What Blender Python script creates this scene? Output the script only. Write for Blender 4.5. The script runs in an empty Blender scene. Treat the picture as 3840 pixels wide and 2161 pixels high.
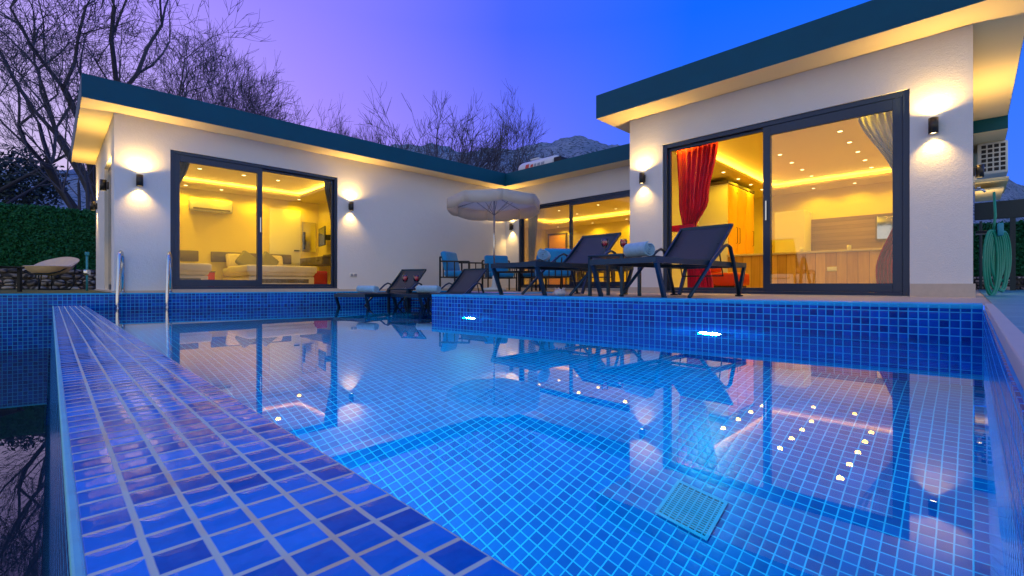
import bpy, bmesh, math, random
from mathutils import Vector, Matrix
R = math.radians
S = bpy.context.scene
C = bpy.data.collections.new("place"); S.collection.children.link(C)

# ------------------------------------------------------------------ camera
cam = bpy.data.cameras.new("camera"); camo = bpy.data.objects.new("camera", cam); C.objects.link(camo)
cam.sensor_width = 36; cam.lens = 16.21; cam.shift_y = -0.00326
cam.clip_start = 0.02; cam.clip_end = 3000
camo.location = (0, 0, 0.115)
camo.rotation_euler = (R(90), 0, R(-45))
S.camera = camo

# ------------------------------------------------------------------ world: dusk sky
W = bpy.data.worlds.new("World"); S.world = W; W.use_nodes = True
nt = W.node_tree; N = nt.nodes; Lk = nt.links; N.clear()
out = N.new("ShaderNodeOutputWorld")
tc = N.new("ShaderNodeTexCoord")
def wmath(op, a, b=None, c=None, clamp=False):
    n = N.new("ShaderNodeMath"); n.operation = op; n.use_clamp = clamp
    for i, v in enumerate((a, b, c)):
        if v is None: continue
        if isinstance(v, (int, float)): n.inputs[i].default_value = v
        else: Lk.new(v, n.inputs[i])
    return n.outputs[0]
def wdot(vec):
    n = N.new("ShaderNodeVectorMath"); n.operation = 'DOT_PRODUCT'
    Lk.new(tc.outputs["Generated"], n.inputs[0]); n.inputs[1].default_value = vec
    return n.outputs["Value"]
def wramp(f, stops, mode='EASE'):
    n = N.new("ShaderNodeValToRGB"); n.color_ramp.interpolation = mode
    Lk.new(f, n.inputs[0]); e = n.color_ramp.elements
    while len(e) < len(stops): e.new(0.5)
    for k, (p, c) in enumerate(stops): e[k].position = p; e[k].color = (*c, 1)
    return n.outputs[0]
def wmix(f, a, b):
    n = N.new("ShaderNodeMix"); n.data_type = 'RGBA'
    if isinstance(f, (int, float)): n.inputs[0].default_value = f
    else: Lk.new(f, n.inputs[0])
    Lk.new(a, n.inputs[6]) if not isinstance(a, tuple) else setattr(n.inputs[6], 'default_value', (*a, 1))
    Lk.new(b, n.inputs[7]) if not isinstance(b, tuple) else setattr(n.inputs[7], 'default_value', (*b, 1))
    return n.outputs[2]
q = math.sqrt(.5)
side = wmath('MULTIPLY_ADD', wdot((q, -q, 0)), 0.5, 0.5)           # 0 = left, 1 = right
fwd = wdot((q, q, 0)); up = wdot((0, 0, 1))
hi = wramp(side, [(0.0, (.36, .30, .80)), (0.17, (.40, .29, 1.0)), (0.32, (.27, .22, 1.0)), (0.5, (.06, .13, 1.0)), (0.66, (.004, .13, 1.0)), (0.9, (.0, .155, 1.0))], 'LINEAR')
lo = wramp(side, [(0.0, (.72, .62, .74)), (0.16, (.70, .58, .80)), (0.32, (.52, .34, 1.0)), (0.5, (.27, .24, 1.0)), (0.66, (.055, .19, 1.0)), (0.9, (.06, .20, 1.0))], 'LINEAR')
fe = wmath('MULTIPLY', wmath('SUBTRACT', up, 0.10), 2.6, None, True)
sky = wmix(fe, lo, hi)
# the afterglow behind the photographer: brighter and less blue
back = wmix(wmath('MULTIPLY', up, 1.6, None, True), (1.0, .90, .76), (.24, .43, .84))
fb = wmath('MULTIPLY_ADD', fwd, -1.6, 0.15, True)
sky = wmix(fb, sky, back)
nish = N.new("ShaderNodeTexSky"); nish.sky_type = 'NISHITA'; nish.sun_disc = False
nish.sun_elevation = R(-3.0); nish.sun_rotation = R(225)
bg1 = N.new("ShaderNodeBackground"); Lk.new(sky, bg1.inputs[0]); bg1.inputs[1].default_value = 1.0
bg2 = N.new("ShaderNodeBackground"); Lk.new(nish.outputs[0], bg2.inputs[0]); bg2.inputs[1].default_value = 0.05
add = N.new("ShaderNodeAddShader"); Lk.new(bg1.outputs[0], add.inputs[0]); Lk.new(bg2.outputs[0], add.inputs[1])
Lk.new(add.outputs[0], out.inputs[0])

S.view_settings.view_transform = 'Standard'; S.view_settings.look = 'None'
S.view_settings.exposure = 0.08; S.view_settings.gamma = 1.0
cy = S.cycles
cy.use_denoising = True
try: cy.denoiser = 'OPENIMAGEDENOISE'
except Exception: pass
cy.max_bounces = 9; cy.diffuse_bounces = 4; cy.glossy_bounces = 5; cy.transmission_bounces = 8; cy.transparent_max_bounces = 12
cy.sample_clamp_indirect = 4.0; cy.blur_glossy = 0.5; cy.caustics_reflective = False; cy.caustics_refractive = True

# ------------------------------------------------------------------ materials
def mat(name): 
    m = bpy.data.materials.new(name); m.use_nodes = True
    return m, m.node_tree, m.node_tree.nodes["Principled BSDF"]
def nd(t, kind, **kw):
    n = t.nodes.new(kind)
    for k, v in kw.items(): setattr(n, k, v)
    return n
def setin(n, i, v, t):
    if hasattr(v, "is_linked") or hasattr(v, "links"): t.links.new(v, n.inputs[i])
    else: n.inputs[i].default_value = v
def mth(t, op, a, b=0.0, c=0.0, clamp=False):
    n = nd(t, "ShaderNodeMath", operation=op, use_clamp=clamp)
    for i, v in enumerate((a, b, c)): setin(n, i, v, t)
    return n.outputs[0]
def mixc(t, f, a, b, blend='MIX'):
    n = nd(t, "ShaderNodeMix", data_type='RGBA', blend_type=blend)
    for i, v in ((0, f), (6, a), (7, b)):
        if isinstance(v, tuple): v = (*v, 1) if len(v) == 3 else v
        setin(n, i, v, t)
    return n.outputs[2]
def noise(t, scale, detail=4, vec=None, rough=.55):
    n = nd(t, "ShaderNodeTexNoise"); n.inputs["Scale"].default_value = scale
    n.inputs["Detail"].default_value = detail; n.inputs["Roughness"].default_value = rough
    if vec is None:
        vec = nd(t, "ShaderNodeTexCoord").outputs["Object"]
    t.links.new(vec, n.inputs["Vector"])
    return n.outputs[0]
def bump(t, b, h, strength=.3, dist=.01):
    n = nd(t, "ShaderNodeBump"); n.inputs["Strength"].default_value = strength; n.inputs["Distance"].default_value = dist
    t.links.new(h, n.inputs["Height"]); t.links.new(n.outputs[0], b.inputs["Normal"])
def simple(name, col, rough=.5, metal=0., var=.12, scale=8., bmp=0., bscale=60., sheen=0., spec=None):
    m, t, b = mat(name)
    nz = noise(t, scale)
    c2 = tuple(max(0, x * (1 - var)) for x in col); c1 = tuple(min(1, x * (1 + var)) for x in col)
    t.links.new(mixc(t, nz, c2, c1), b.inputs["Base Color"])
    r = mth(t, 'MULTIPLY_ADD', nz, .15, rough - .075, True); t.links.new(r, b.inputs["Roughness"])
    b.inputs["Metallic"].default_value = metal
    if sheen: b.inputs["Sheen Weight"].default_value = sheen
    if spec is not None: b.inputs["Specular IOR Level"].default_value = spec
    if bmp: bump(t, b, noise(t, bscale, 5), bmp, .004)
    return m
def emit(name, col, s):
    m, t, b = mat(name); b.inputs["Base Color"].default_value = (0.9, .85, .7, 1)
    b.inputs["Emission Color"].default_value = (*col, 1); b.inputs["Emission Strength"].default_value = s
    return m
def tile(name, pitch, grout, dark, light, gw=.075, rough=.12, bmp=.25, gtint=None, wet=0., spec=.5):
    m, t, b = mat(name); b.inputs['Specular IOR Level'].default_value = spec
    uv = nd(t, "ShaderNodeUVMap").outputs[0]
    sc = nd(t, "ShaderNodeVectorMath", operation='SCALE'); t.links.new(uv, sc.inputs[0]); sc.inputs["Scale"].default_value = 1 / pitch
    wob = nd(t, "ShaderNodeTexNoise"); wob.inputs["Scale"].default_value = .9; t.links.new(sc.outputs[0], wob.inputs["Vector"])
    wv = nd(t, "ShaderNodeVectorMath", operation='MULTIPLY_ADD'); t.links.new(wob.outputs[1], wv.inputs[0])
    wv.inputs[1].default_value = (.035, .035, 0); t.links.new(sc.outputs[0], wv.inputs[2])
    sp = nd(t, "ShaderNodeSeparateXYZ"); t.links.new(wv.outputs[0], sp.inputs[0])
    def edge(o):
        f = mth(t, 'FRACT', o); d = mth(t, 'ABSOLUTE', mth(t, 'SUBTRACT', f, .5))
        return mth(t, 'SUBTRACT', .5, d)                     # distance to the nearest joint
    e = mth(t, 'MINIMUM', edge(sp.outputs[0]), edge(sp.outputs[1]))
    k = mth(t, 'MULTIPLY', mth(t, 'SUBTRACT', e, gw * .8), 1 / (gw * .5), 0, True)   # 1 on the tile
    fl = nd(t, "ShaderNodeVectorMath", operation='FLOOR'); t.links.new(wv.outputs[0], fl.inputs[0])
    wn = nd(t, "ShaderNodeTexWhiteNoise", noise_dimensions='3D'); t.links.new(fl.outputs[0], wn.inputs["Vector"])
    rnd = wn.outputs["Value"]
    tn = noise(t, 3., 5, sc.outputs[0], .65)
    tcol = mixc(t, mth(t, 'MULTIPLY_ADD', tn, .5, mth(t, 'MULTIPLY', rnd, .75), True), dark, light)
    g2 = gtint or tuple(x * .8 for x in grout)
    gcol = mixc(t, mth(t, 'MULTIPLY', mth(t, 'SUBTRACT', noise(t, .35, 3, sc.outputs[0]), .45), 5, 0, True), grout, g2)
    t.links.new(mixc(t, k, gcol, tcol), b.inputs["Base Color"])
    t.links.new(mth(t, 'MULTIPLY_ADD', k, rough - .6, .6), b.inputs["Roughness"])
    h = mth(t, 'ADD', mth(t, 'MULTIPLY', mth(t, 'MULTIPLY', mth(t, 'SUBTRACT', e, gw * .5), 4, 0, True), 1.),
            mth(t, 'MULTIPLY', noise(t, 5., 4, sc.outputs[0], .6), wet))
    bump(t, b, h, bmp, .003)
    return m

M = {}
def plaster(name, col):
    m, t, b = mat(name)
    n1 = noise(t, 1.1, 5); n2 = noise(t, 60., 5, rough=.7)
    t.links.new(mixc(t, n1, tuple(x * .88 for x in col), col), b.inputs["Base Color"])
    b.inputs["Roughness"].default_value = .85
    bump(t, b, mth(t, 'ADD', n2, mth(t, 'MULTIPLY', noise(t, 14., 3), .7)), .55, .006)
    return m
M['plaster'] = plaster('render_plaster', (.80, .79, .77))
M['soffit'] = simple('soffit_glow_tint', (.84, .70, .40), .7, var=.03, scale=2)  # yellow in this colour stands in for warm lamp glow under the roof
M['fascia'] = simple('fascia_metal', (.002, .082, .14), .5, metal=.0, spec=.18, var=.15, scale=3, bmp=.08, bscale=6)
M['frame'] = simple('anthracite_frame', (.022, .040, .085), .35, metal=.3, var=.1)
M['travertine'] = simple('travertine', (.46, .37, .29), .6, var=.2, scale=14, bmp=.15)
M['limestone'] = simple('limestone_trim', (.55, .47, .38), .55, var=.12, scale=20, bmp=.1)
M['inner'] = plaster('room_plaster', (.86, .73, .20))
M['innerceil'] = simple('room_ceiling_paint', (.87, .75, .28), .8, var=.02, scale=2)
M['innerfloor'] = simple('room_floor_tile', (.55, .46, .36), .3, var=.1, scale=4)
M['black'] = simple('black_metal', (.012, .016, .022), .38, metal=.5, var=.1, spec=.5)
M['lounger'] = simple('lounger_frame_paint', (.006, .040, .085), .32, metal=.4, var=.12)
def mesh_fabric():
    m, t, b = mat('lounger_mesh_fabric')
    uv = nd(t, "ShaderNodeTexCoord").outputs["Object"]
    w = nd(t, "ShaderNodeTexWave"); w.inputs["Scale"].default_value = 60; w.inputs["Distortion"].default_value = .4; t.links.new(uv, w.inputs["Vector"])
    t.links.new(mixc(t, w.outputs[1], (.028, .033, .045), (.055, .062, .08)), b.inputs["Base Color"])
    b.inputs["Roughness"].default_value = .7; bump(t, b, w.outputs[1], .3, .002)
    return m
M['fabric'] = mesh_fabric()
M['steel'] = simple('stainless_steel', (.62, .64, .66), .14, metal=1., var=.04)
M['cushion'] = simple('turquoise_cushion', (.005, .27, .66), .85, var=.2, scale=9, bmp=.3, bscale=120, sheen=.3)
M['beige_cushion'] = simple('cream_cushion', (.82, .56, .32), .85, var=.14, scale=5, bmp=.3, bscale=30, sheen=.2)
M['towel'] = simple('towel_terry', (.28, .50, .64), .95, var=.25, scale=30, bmp=.8, bscale=160, sheen=.4)
M['canvas'] = simple('parasol_canvas', (.86, .83, .77), .8, var=.05, scale=5, bmp=.12, bscale=90)
def translucent(m, f):
    t = m.node_tree; b = t.nodes["Principled BSDF"]; o = t.nodes["Material Output"]; tl = nd(t, "ShaderNodeBsdfTranslucent")
    src = b.inputs["Base Color"].links[0].from_socket; t.links.new(src, tl.inputs[0])
    mx = nd(t, "ShaderNodeMixShader"); mx.inputs[0].default_value = f
    t.links.new(b.outputs[0], mx.inputs[1]); t.links.new(tl.outputs[0], mx.inputs[2]); t.links.new(mx.outputs[0], o.inputs[0])
translucent(M['canvas'], .6)
M['wine'] = simple('red_wine', (.95, .006, .03), .25, var=.05)
M['wine'].node_tree.nodes['Principled BSDF'].inputs['Transmission Weight'].default_value = .25
M['ceramic'] = simple('white_plastic', (.72, .72, .69), .4, var=.03)
M['grille'] = simple('dark_grille', (.02, .02, .022), .6)
M['hose'] = simple('green_hose', (.012, .30, .19), .35, var=.2, scale=12)
M['teal'] = simple('teal_fitting', (.03, .30, .42), .4)
M['shell'] = simple('sea_shell', (.62, .50, .42), .5, var=.25, scale=30, bmp=.5, bscale=50)
M['bark'] = simple('tree_bark', (.050, .050, .062), .9, var=.35, scale=3, bmp=.5, bscale=12)
M['twig'] = simple('twig_bark', (.085, .085, .12), .9, var=.3, scale=2)
M['leaf'] = simple('evergreen_leaf', (.035, .06, .045), .7, var=.5, scale=1.5)
M['soil'] = simple('dry_ground', (.12, .11, .08), .95, var=.4, scale=.6, bmp=.4, bscale=3)
M['white_door'] = simple('white_lacquer', (.80, .79, .72), .35, var=.02)
M['orange'] = simple('honey_lacquer', (.80, .40, .05), .5, var=.04, scale=2)
M['greywood'] = simple('grey_wood', (.14, .12, .10), .45, var=.2, scale=5)
M['linen'] = simple('bed_linen', (.78, .72, .60), .85, var=.08, scale=4, bmp=.4, bscale=12)
M['olive'] = simple('olive_fabric', (.20, .19, .09), .85, var=.2, scale=12)
M['pattern'] = simple('patterned_linen', (.62, .54, .42), .85, var=.45, scale=40)
M['red_leather'] = simple('red_leather', (.45, .02, .015), .4, var=.15)
M['curtain'] = simple('red_velvet', (.72, .004, .06), .75, var=.3, scale=6, sheen=.5)
M['sky_sheen'] = simple('curtain_sky_reflection', (.78, .78, .90), .7, var=.15, scale=8)  # pale lavender imitates the sky reflected in the pane
translucent(M['sky_sheen'], .5); translucent(M['curtain'], .5)
M['grey_curtain'] = simple('grey_curtain', (.20, .17, .13), .8, var=.3, scale=14)
M['red_paint'] = simple('red_paint', (.65, .06, .03), .5)
M['grey_paint'] = simple('grey_paint', (.30, .32, .36), .5)
M['screen'] = simple('dark_glass_screen', (.10, .10, .10), .1)
M['lampblack'] = simple('sconce_body', (.05, .045, .04), .35, metal=.6)
M['gate'] = simple('gate_paint', (.018, .035, .045), .45, metal=.2)
M['glow'] = emit('lamp_glow', (1, .76, .36), 12)
M['down'] = emit('downlight_glow', (1, .78, .38), 4.5)
M['led'] = emit('led_strip', (1, .62, .09), 80)
M['poolglow'] = emit('pool_lamp_glow', (.40, .92, 1.0), 220)

def wood(name, a, b_, board=.14, along='u'):
    m, t, b = mat(name)
    uv = nd(t, "ShaderNodeUVMap").outputs[0]
    sp = nd(t, "ShaderNodeSeparateXYZ"); t.links.new(uv, sp.inputs[0])
    ac, al = (sp.outputs[0], sp.outputs[1]) if along == 'v' else (sp.outputs[1], sp.outputs[0])
    x = mth(t, 'DIVIDE', ac, board); fl = mth(t, 'FLOOR', x); fr = mth(t, 'FRACT', x)
    wn = nd(t, "ShaderNodeTexWhiteNoise", noise_dimensions='1D'); t.links.new(fl, wn.inputs["W"])
    cb = nd(t, "ShaderNodeCombineXYZ"); setin(cb, 0, mth(t, 'MULTIPLY', ac, 26), t); setin(cb, 1, mth(t, 'MULTIPLY', al, 2.2), t); setin(cb, 2, mth(t, 'MULTIPLY', wn.outputs[0], 30), t)
    g = noise(t, 1., 6, cb.outputs[0])
    c = mixc(t, mth(t, 'MULTIPLY_ADD', g, .8, mth(t, 'MULTIPLY', mth(t, 'SUBTRACT', wn.outputs[0], .5), .5), True), a, b_)
    gap = mth(t, 'MULTIPLY', mth(t, 'SUBTRACT', mth(t, 'SUBTRACT', .5, mth(t, 'ABSOLUTE', mth(t, 'SUBTRACT', fr, .5))), .012), 60, 0, True)
    t.links.new(mixc(t, gap, tuple(z * .35 for z in a), c), b.inputs["Base Color"])
    b.inputs["Roughness"].default_value = .4
    bump(t, b, mth(t, 'ADD', gap, mth(t, 'MULTIPLY', g, .3)), .3, .003)
    return m
M['counterwood'] = wood('counter_wood', (.40, .22, .03), (.74, .48, .12), .16, 'v')
M['backwood'] = wood('backsplash_wood', (.20, .13, .05), (.38, .27, .12), .09, 'u')
M['tealdeck'] = wood('teal_deck', (.05, .22, .24), (.16, .42, .42), .10, 'v')
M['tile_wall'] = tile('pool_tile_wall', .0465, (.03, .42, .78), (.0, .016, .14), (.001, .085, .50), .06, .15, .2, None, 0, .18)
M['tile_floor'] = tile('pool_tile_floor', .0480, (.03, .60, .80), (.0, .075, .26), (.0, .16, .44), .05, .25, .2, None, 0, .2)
M['tile_top'] = tile('overflow_tile', .0502, (.66, .74, .56), (.0, .060, .30), (.0, .30, .84), .062, .12, .28, (.80, .62, .36), .12, .12)
M['rimtrim'] = simple('teal_grout_edge', (.16, .62, .62), .5, var=.2, scale=20, bmp=.3)
M['tile_rim'] = tile('rim_tile', .0465, (.02, .45, .75), (.004, .28, .60), (.006, .36, .70), .09, .4, .2, None, 0, .2)

def glassmat(name, r0=1.0, tint=(1, 1, 1), ior=1.5):
    m, t, b = mat(name); t.nodes.remove(b)
    o = t.nodes["Material Output"]
    tr = nd(t, "ShaderNodeBsdfTransparent"); tr.inputs[0].default_value = (*tint, 1)
    gl = nd(t, "ShaderNodeBsdfGlossy"); gl.inputs["Roughness"].default_value = .0
    fr = nd(t, "ShaderNodeFresnel"); fr.inputs[0].default_value = ior
    mx = nd(t, "ShaderNodeMixShader")
    t.links.new(mth(t, 'MULTIPLY', fr.outputs[0], r0, 0, True), mx.inputs[0])
    t.links.new(tr.outputs[0], mx.inputs[1]); t.links.new(gl.outputs[0], mx.inputs[2]); t.links.new(mx.outputs[0], o.inputs[0])
    return m
M['pane'] = glassmat('window_glass', .6, (.97, .98, .98))
M['pane_r'] = glassmat('coated_window_glass', 1.5, (.98, .98, .98))
M['wineglass'] = glassmat('drinking_glass', 1.6)
def watermat(name, bstr, scale, tint, ior=1.33, gain=1.32):
    m, t, b = mat(name); t.nodes.remove(b); o = t.nodes["Material Output"]
    rf = nd(t, "ShaderNodeBsdfRefraction"); rf.inputs["IOR"].default_value = ior; rf.inputs["Roughness"].default_value = 0; rf.inputs[0].default_value = (*tint, 1)
    gl = nd(t, "ShaderNodeBsdfGlossy"); gl.inputs["Roughness"].default_value = 0
    fr = nd(t, "ShaderNodeFresnel"); fr.inputs[0].default_value = ior
    bp = nd(t, "ShaderNodeBump"); bp.inputs["Strength"].default_value = bstr; bp.inputs["Distance"].default_value = .004
    t.links.new(noise(t, scale, 2), bp.inputs["Height"])
    for n_ in (rf, gl, fr): t.links.new(bp.outputs[0], n_.inputs["Normal"])
    mx = nd(t, "ShaderNodeMixShader"); t.links.new(mth(t, 'MULTIPLY', fr.outputs[0], gain, 0, True), mx.inputs[0])
    t.links.new(rf.outputs[0], mx.inputs[1]); t.links.new(gl.outputs[0], mx.inputs[2]); t.links.new(mx.outputs[0], o.inputs[0])
    return m
M['water'] = watermat('pool_water', .09, 1.8, (.93, .99, 1.0), 1.33)
M['water2'] = watermat('basin_water', .05, 2., (.8, .9, .95))

def stonewall():
    m, t, b = mat('rubble_stone')
    tcn = nd(t, "ShaderNodeTexCoord").outputs["Object"]
    mp = nd(t, "ShaderNodeMapping"); mp.inputs["Scale"].default_value = (3.2, 3.2, 5.5); t.links.new(tcn, mp.inputs[0])
    v = nd(t, "ShaderNodeTexVoronoi"); v.inputs["Scale"].default_value = 1.; t.links.new(mp.outputs[0], v.inputs["Vector"])
    v2 = nd(t, "ShaderNodeTexVoronoi", feature='DISTANCE_TO_EDGE'); v2.inputs["Scale"].default_value = 1.; t.links.new(mp.outputs[0], v2.inputs["Vector"])
    hs = nd(t, "ShaderNodeSeparateColor"); t.links.new(v.outputs["Color"], hs.inputs[0])
    stone = mixc(t, hs.outputs[0], (.30, .22, .17), (.80, .68, .56))
    stone = mixc(t, mth(t, 'MULTIPLY', noise(t, 9.), .7), stone, (.10, .09, .09))
    k = mth(t, 'MULTIPLY', mth(t, 'SUBTRACT', v2.outputs[0], .04), 14, 0, True)
    t.links.new(mixc(t, k, (.045, .04, .04), stone), b.inputs["Base Color"]); b.inputs["Roughness"].default_value = .9
    bump(t, b, mth(t, 'ADD', mth(t, 'MULTIPLY', v2.outputs[0], 2.5), mth(t, 'MULTIPLY', noise(t, 20.), .3)), .9, .05)
    return m
M['stone'] = stonewall()
def hedge():
    m, t, b = mat('artificial_hedge_leaves')
    n = noise(t, 16., 8, rough=.85); n2 = noise(t, 1.6, 4)
    c = mixc(t, mth(t, 'MULTIPLY_ADD', n, 3.2, -1.15, True), (.003, .026, .010), (.022, .20, .055))
    c = mixc(t, mth(t, 'MULTIPLY', n2, .5), c, (.004, .05, .03))
    t.links.new(c, b.inputs["Base Color"]); b.inputs["Roughness"].default_value = .8
    b.inputs["Specular IOR Level"].default_value = .15
    bump(t, b, n, .6, .02)
    return m
M['hedge'] = hedge()
M['leafgreen'] = simple('plastic_hedge_leaf', (.012, .13, .045), .6, var=.8, scale=25, spec=.25)
M['grass'] = simple('lawn_grass', (.10, .11, .02), .9, var=.4, scale=30, bmp=.6, bscale=80)
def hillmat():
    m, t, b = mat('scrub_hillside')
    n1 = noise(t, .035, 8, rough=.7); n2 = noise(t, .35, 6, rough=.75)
    hazed_rock = mixc(t, n1, (.10, .22, .33), (.42, .46, .58))  # rock colour shifted to blue in place of distance haze
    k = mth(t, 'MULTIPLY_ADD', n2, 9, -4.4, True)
    t.links.new(mixc(t, k, hazed_rock, (.02, .065, .09)), b.inputs["Base Color"]); b.inputs["Roughness"].default_value = .95
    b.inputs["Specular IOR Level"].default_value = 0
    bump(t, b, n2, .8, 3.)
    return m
M['hill'] = hillmat()

# ------------------------------------------------------------------ mesh builder
class MB:
    def __init__(s): s.v = []; s.f = []; s.mi = []; s.cm = 0; s.sm = []
    def add(s, vs, fs, smooth=False):
        o = len(s.v); s.v += [tuple(v) for v in vs]
        for f in fs: s.f.append(tuple(i + o for i in f)); s.mi.append(s.cm); s.sm.append(smooth)
        return s
    def box(s, x0, y0, z0, x1, y1, z1):
        if x0 > x1: x0, x1 = x1, x0
        if y0 > y1: y0, y1 = y1, y0
        if z0 > z1: z0, z1 = z1, z0
        return s.add([(x0,y0,z0),(x1,y0,z0),(x1,y1,z0),(x0,y1,z0),(x0,y0,z1),(x1,y0,z1),(x1,y1,z1),(x0,y1,z1)],
                     [(3,2,1,0),(4,5,6,7),(0,1,5,4),(1,2,6,5),(2,3,7,6),(3,0,4,7)])
    def rbox(s, x0, y0, z0, x1, y1, z1, r=.02, seg=2):
        bm = bmesh.new(); bmesh.ops.create_cube(bm, size=1)
        for v in bm.verts:
            v.co = Vector(((x0+x1)/2 + v.co.x*abs(x1-x0), (y0+y1)/2 + v.co.y*abs(y1-y0), (z0+z1)/2 + v.co.z*abs(z1-z0)))
        r = min(r, .49*min(abs(x1-x0), abs(y1-y0), abs(z1-z0)))
        bmesh.ops.bevel(bm, geom=bm.edges[:], offset=r, segments=seg, profile=.5, affect='EDGES')
        return s.frombm(bm, True)
    def frombm(s, bm, smooth=False):
        bm.verts.ensure_lookup_table(); bm.normal_update()
        s.add([v.co.copy() for v in bm.verts], [[v.index for v in f.verts] for f in bm.faces], smooth); bm.free(); return s
    def poly(s, pts, z): return s.add([(x, y, z) for x, y in pts], [tuple(range(len(pts)))])
    def prism(s, pts, z0, z1):
        n = len(pts)
        a = sum(pts[i][0]*pts[(i+1)%n][1]-pts[(i+1)%n][0]*pts[i][1] for i in range(n))
        if a < 0: pts = pts[::-1]
        vs = [(x, y, z0) for x, y in pts] + [(x, y, z1) for x, y in pts]
        return s.add(vs, [tuple(range(n))[::-1], tuple(range(n, 2*n))] + [(i, (i+1)%n, n+(i+1)%n, n+i) for i in range(n)])
    def tube(s, pts, r, seg=8, cap=True, flat=1.):
        pts = [Vector(p) for p in pts]; rs = r if isinstance(r, (list, tuple)) else [r]*len(pts)
        vs = []; up = Vector((0, 0, 1)); prev = None
        for i, p in enumerate(pts):
            d = (pts[min(i+1, len(pts)-1)] - pts[max(i-1, 0)]).normalized()
            if prev is None:
                a = d.cross(up)
                if a.length < .05: a = d.cross(Vector((1, 0, 0)))
            else: a = prev - d * prev.dot(d)
            a.normalize(); prev = a; b = d.cross(a)
            for k in range(seg):
                t = 2*math.pi*k/seg; vs.append(p + a*math.cos(t)*rs[i] + b*math.sin(t)*rs[i]*flat)
        fs = [(i*seg+k, i*seg+(k+1)%seg, (i+1)*seg+(k+1)%seg, (i+1)*seg+k) for i in range(len(pts)-1) for k in range(seg)]
        if cap: fs += [tuple(range(seg))[::-1], tuple(range((len(pts)-1)*seg, len(pts)*seg))]
        return s.add(vs, fs, seg > 4)
    def bar(s, p0, p1, w=.03, h=.03):
        p0, p1 = Vector(p0), Vector(p1); d = (p1-p0).normalized(); a = d.cross(Vector((0, 0, 1)))
        if a.length < .05: a = Vector((1, 0, 0))
        a.normalize(); b = a.cross(d)
        vs = [p + a*sx*w/2 + b*sy*h/2 for p in (p0, p1) for sx, sy in ((-1,-1),(1,-1),(1,1),(-1,1))]
        return s.add(vs, [(0,1,2,3)[::-1],(4,5,6,7),(0,1,5,4),(1,2,6,5),(2,3,7,6),(3,0,4,7)])
    def lathe(s, prof, c=(0, 0, 0), seg=24, axis='z'):
        vs = []
        for r, z in prof:
            for k in range(seg):
                t = 2*math.pi*k/seg; x, y = r*math.cos(t), r*math.sin(t)
                v = (x, y, z) if axis == 'z' else ((z, x, y) if axis == 'x' else (y, z, x))
                vs.append((v[0]+c[0], v[1]+c[1], v[2]+c[2]))
        n = len(prof)
        return s.add(vs, [(i*seg+k, i*seg+(k+1)%seg, (i+1)*seg+(k+1)%seg, (i+1)*seg+k) for i in range(n-1) for k in range(seg)], True)
    def cyl(s, c, r, h, seg=20, axis='z'):
        return s.lathe([(0.0001, 0), (r, 0), (r, h), (0.0001, h)], c, seg, axis)
    def build(s, name, m, parent=None, bevel=0., loc=None, fixn=True):
        me = bpy.data.meshes.new(name); me.from_pydata(s.v, [], s.f)
        ms = m if isinstance(m, (list, tuple)) else [m]
        for x in ms: me.materials.append(x)
        me.polygons.foreach_set("material_index", s.mi); me.polygons.foreach_set("use_smooth", s.sm)
        uvl = me.uv_layers.new(name="UVMap"); vv = me.vertices
        for p in me.polygons:
            n = p.normal
            if abs(n.z) > .7:
                for li in p.loop_indices: co = vv[me.loops[li].vertex_index].co; uvl.data[li].uv = (co.x, co.y)
            else:
                h = Vector((-n.y, n.x, 0)).normalized()
                for li in p.loop_indices: co = vv[me.loops[li].vertex_index].co; uvl.data[li].uv = (co.x*h.x+co.y*h.y, co.z)
        me.validate(); me.update()
        o = bpy.data.objects.new(name, me); C.objects.link(o)
        if parent: o.parent = parent
        if loc: o.location = loc
        if bevel:
            b = o.modifiers.new("bevel", 'BEVEL'); b.width = bevel; b.segments = 2; b.limit_method = 'ANGLE'; b.angle_limit = R(40)
        return o

def tag(o, label=None, cat=None, group=None, kind=None):
    if label: o["label"] = label
    if cat: o["category"] = cat
    if group: o["group"] = group
    if kind: o["kind"] = kind
    return o
def thing(name, label, cat, loc=(0, 0, 0), rz=0., group=None):
    o = bpy.data.objects.new(name, None); C.objects.link(o); o.empty_display_size = .1
    o.location = loc; o.rotation_euler = (0, 0, rz); return tag(o, label, cat, group)
def copy_tree(o, parent=None):
    c = o.copy(); C.objects.link(c); c.parent = parent
    for ch in o.children: copy_tree(ch, c)
    return c
def dup(root, loc, rz, label, group=None):
    c = copy_tree(root); c.location = loc; c.rotation_euler = (0, 0, rz); c["label"] = label
    if group: c["group"] = group
    return c
def spot(name, loc, direction, power, col, size, blend, parent, rad=.02):
    l = bpy.data.lights.new(name, 'SPOT'); l.energy = power; l.color = col; l.spot_size = size; l.spot_blend = blend; l.shadow_soft_size = rad
    o = bpy.data.objects.new(name, l); C.objects.link(o); o.location = loc; o.parent = parent
    o.rotation_euler = Vector(direction).to_track_quat('-Z', 'Y').to_euler()
    return o
def area(name, loc, direction, power, col, sx, sy, parent):
    l = bpy.data.lights.new(name, 'AREA'); l.shape = 'RECTANGLE'; l.size = sx; l.size_y = sy; l.energy = power; l.color = col
    o = bpy.data.objects.new(name, l); C.objects.link(o); o.location = loc; o.parent = parent
    o.rotation_euler = Vector(direction).to_track_quat('-Z', 'Y').to_euler()
    return o

WZ = -.215            # pool water level
BZ = -.715            # lower basin water level
FLZ = -1.70           # pool floor
RA, RB = (3.77, -.04), (3.145, 4.47)
LY = lambda x: 8.46 - .276*x
RX = 5.25             # end of the shallow recess

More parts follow.
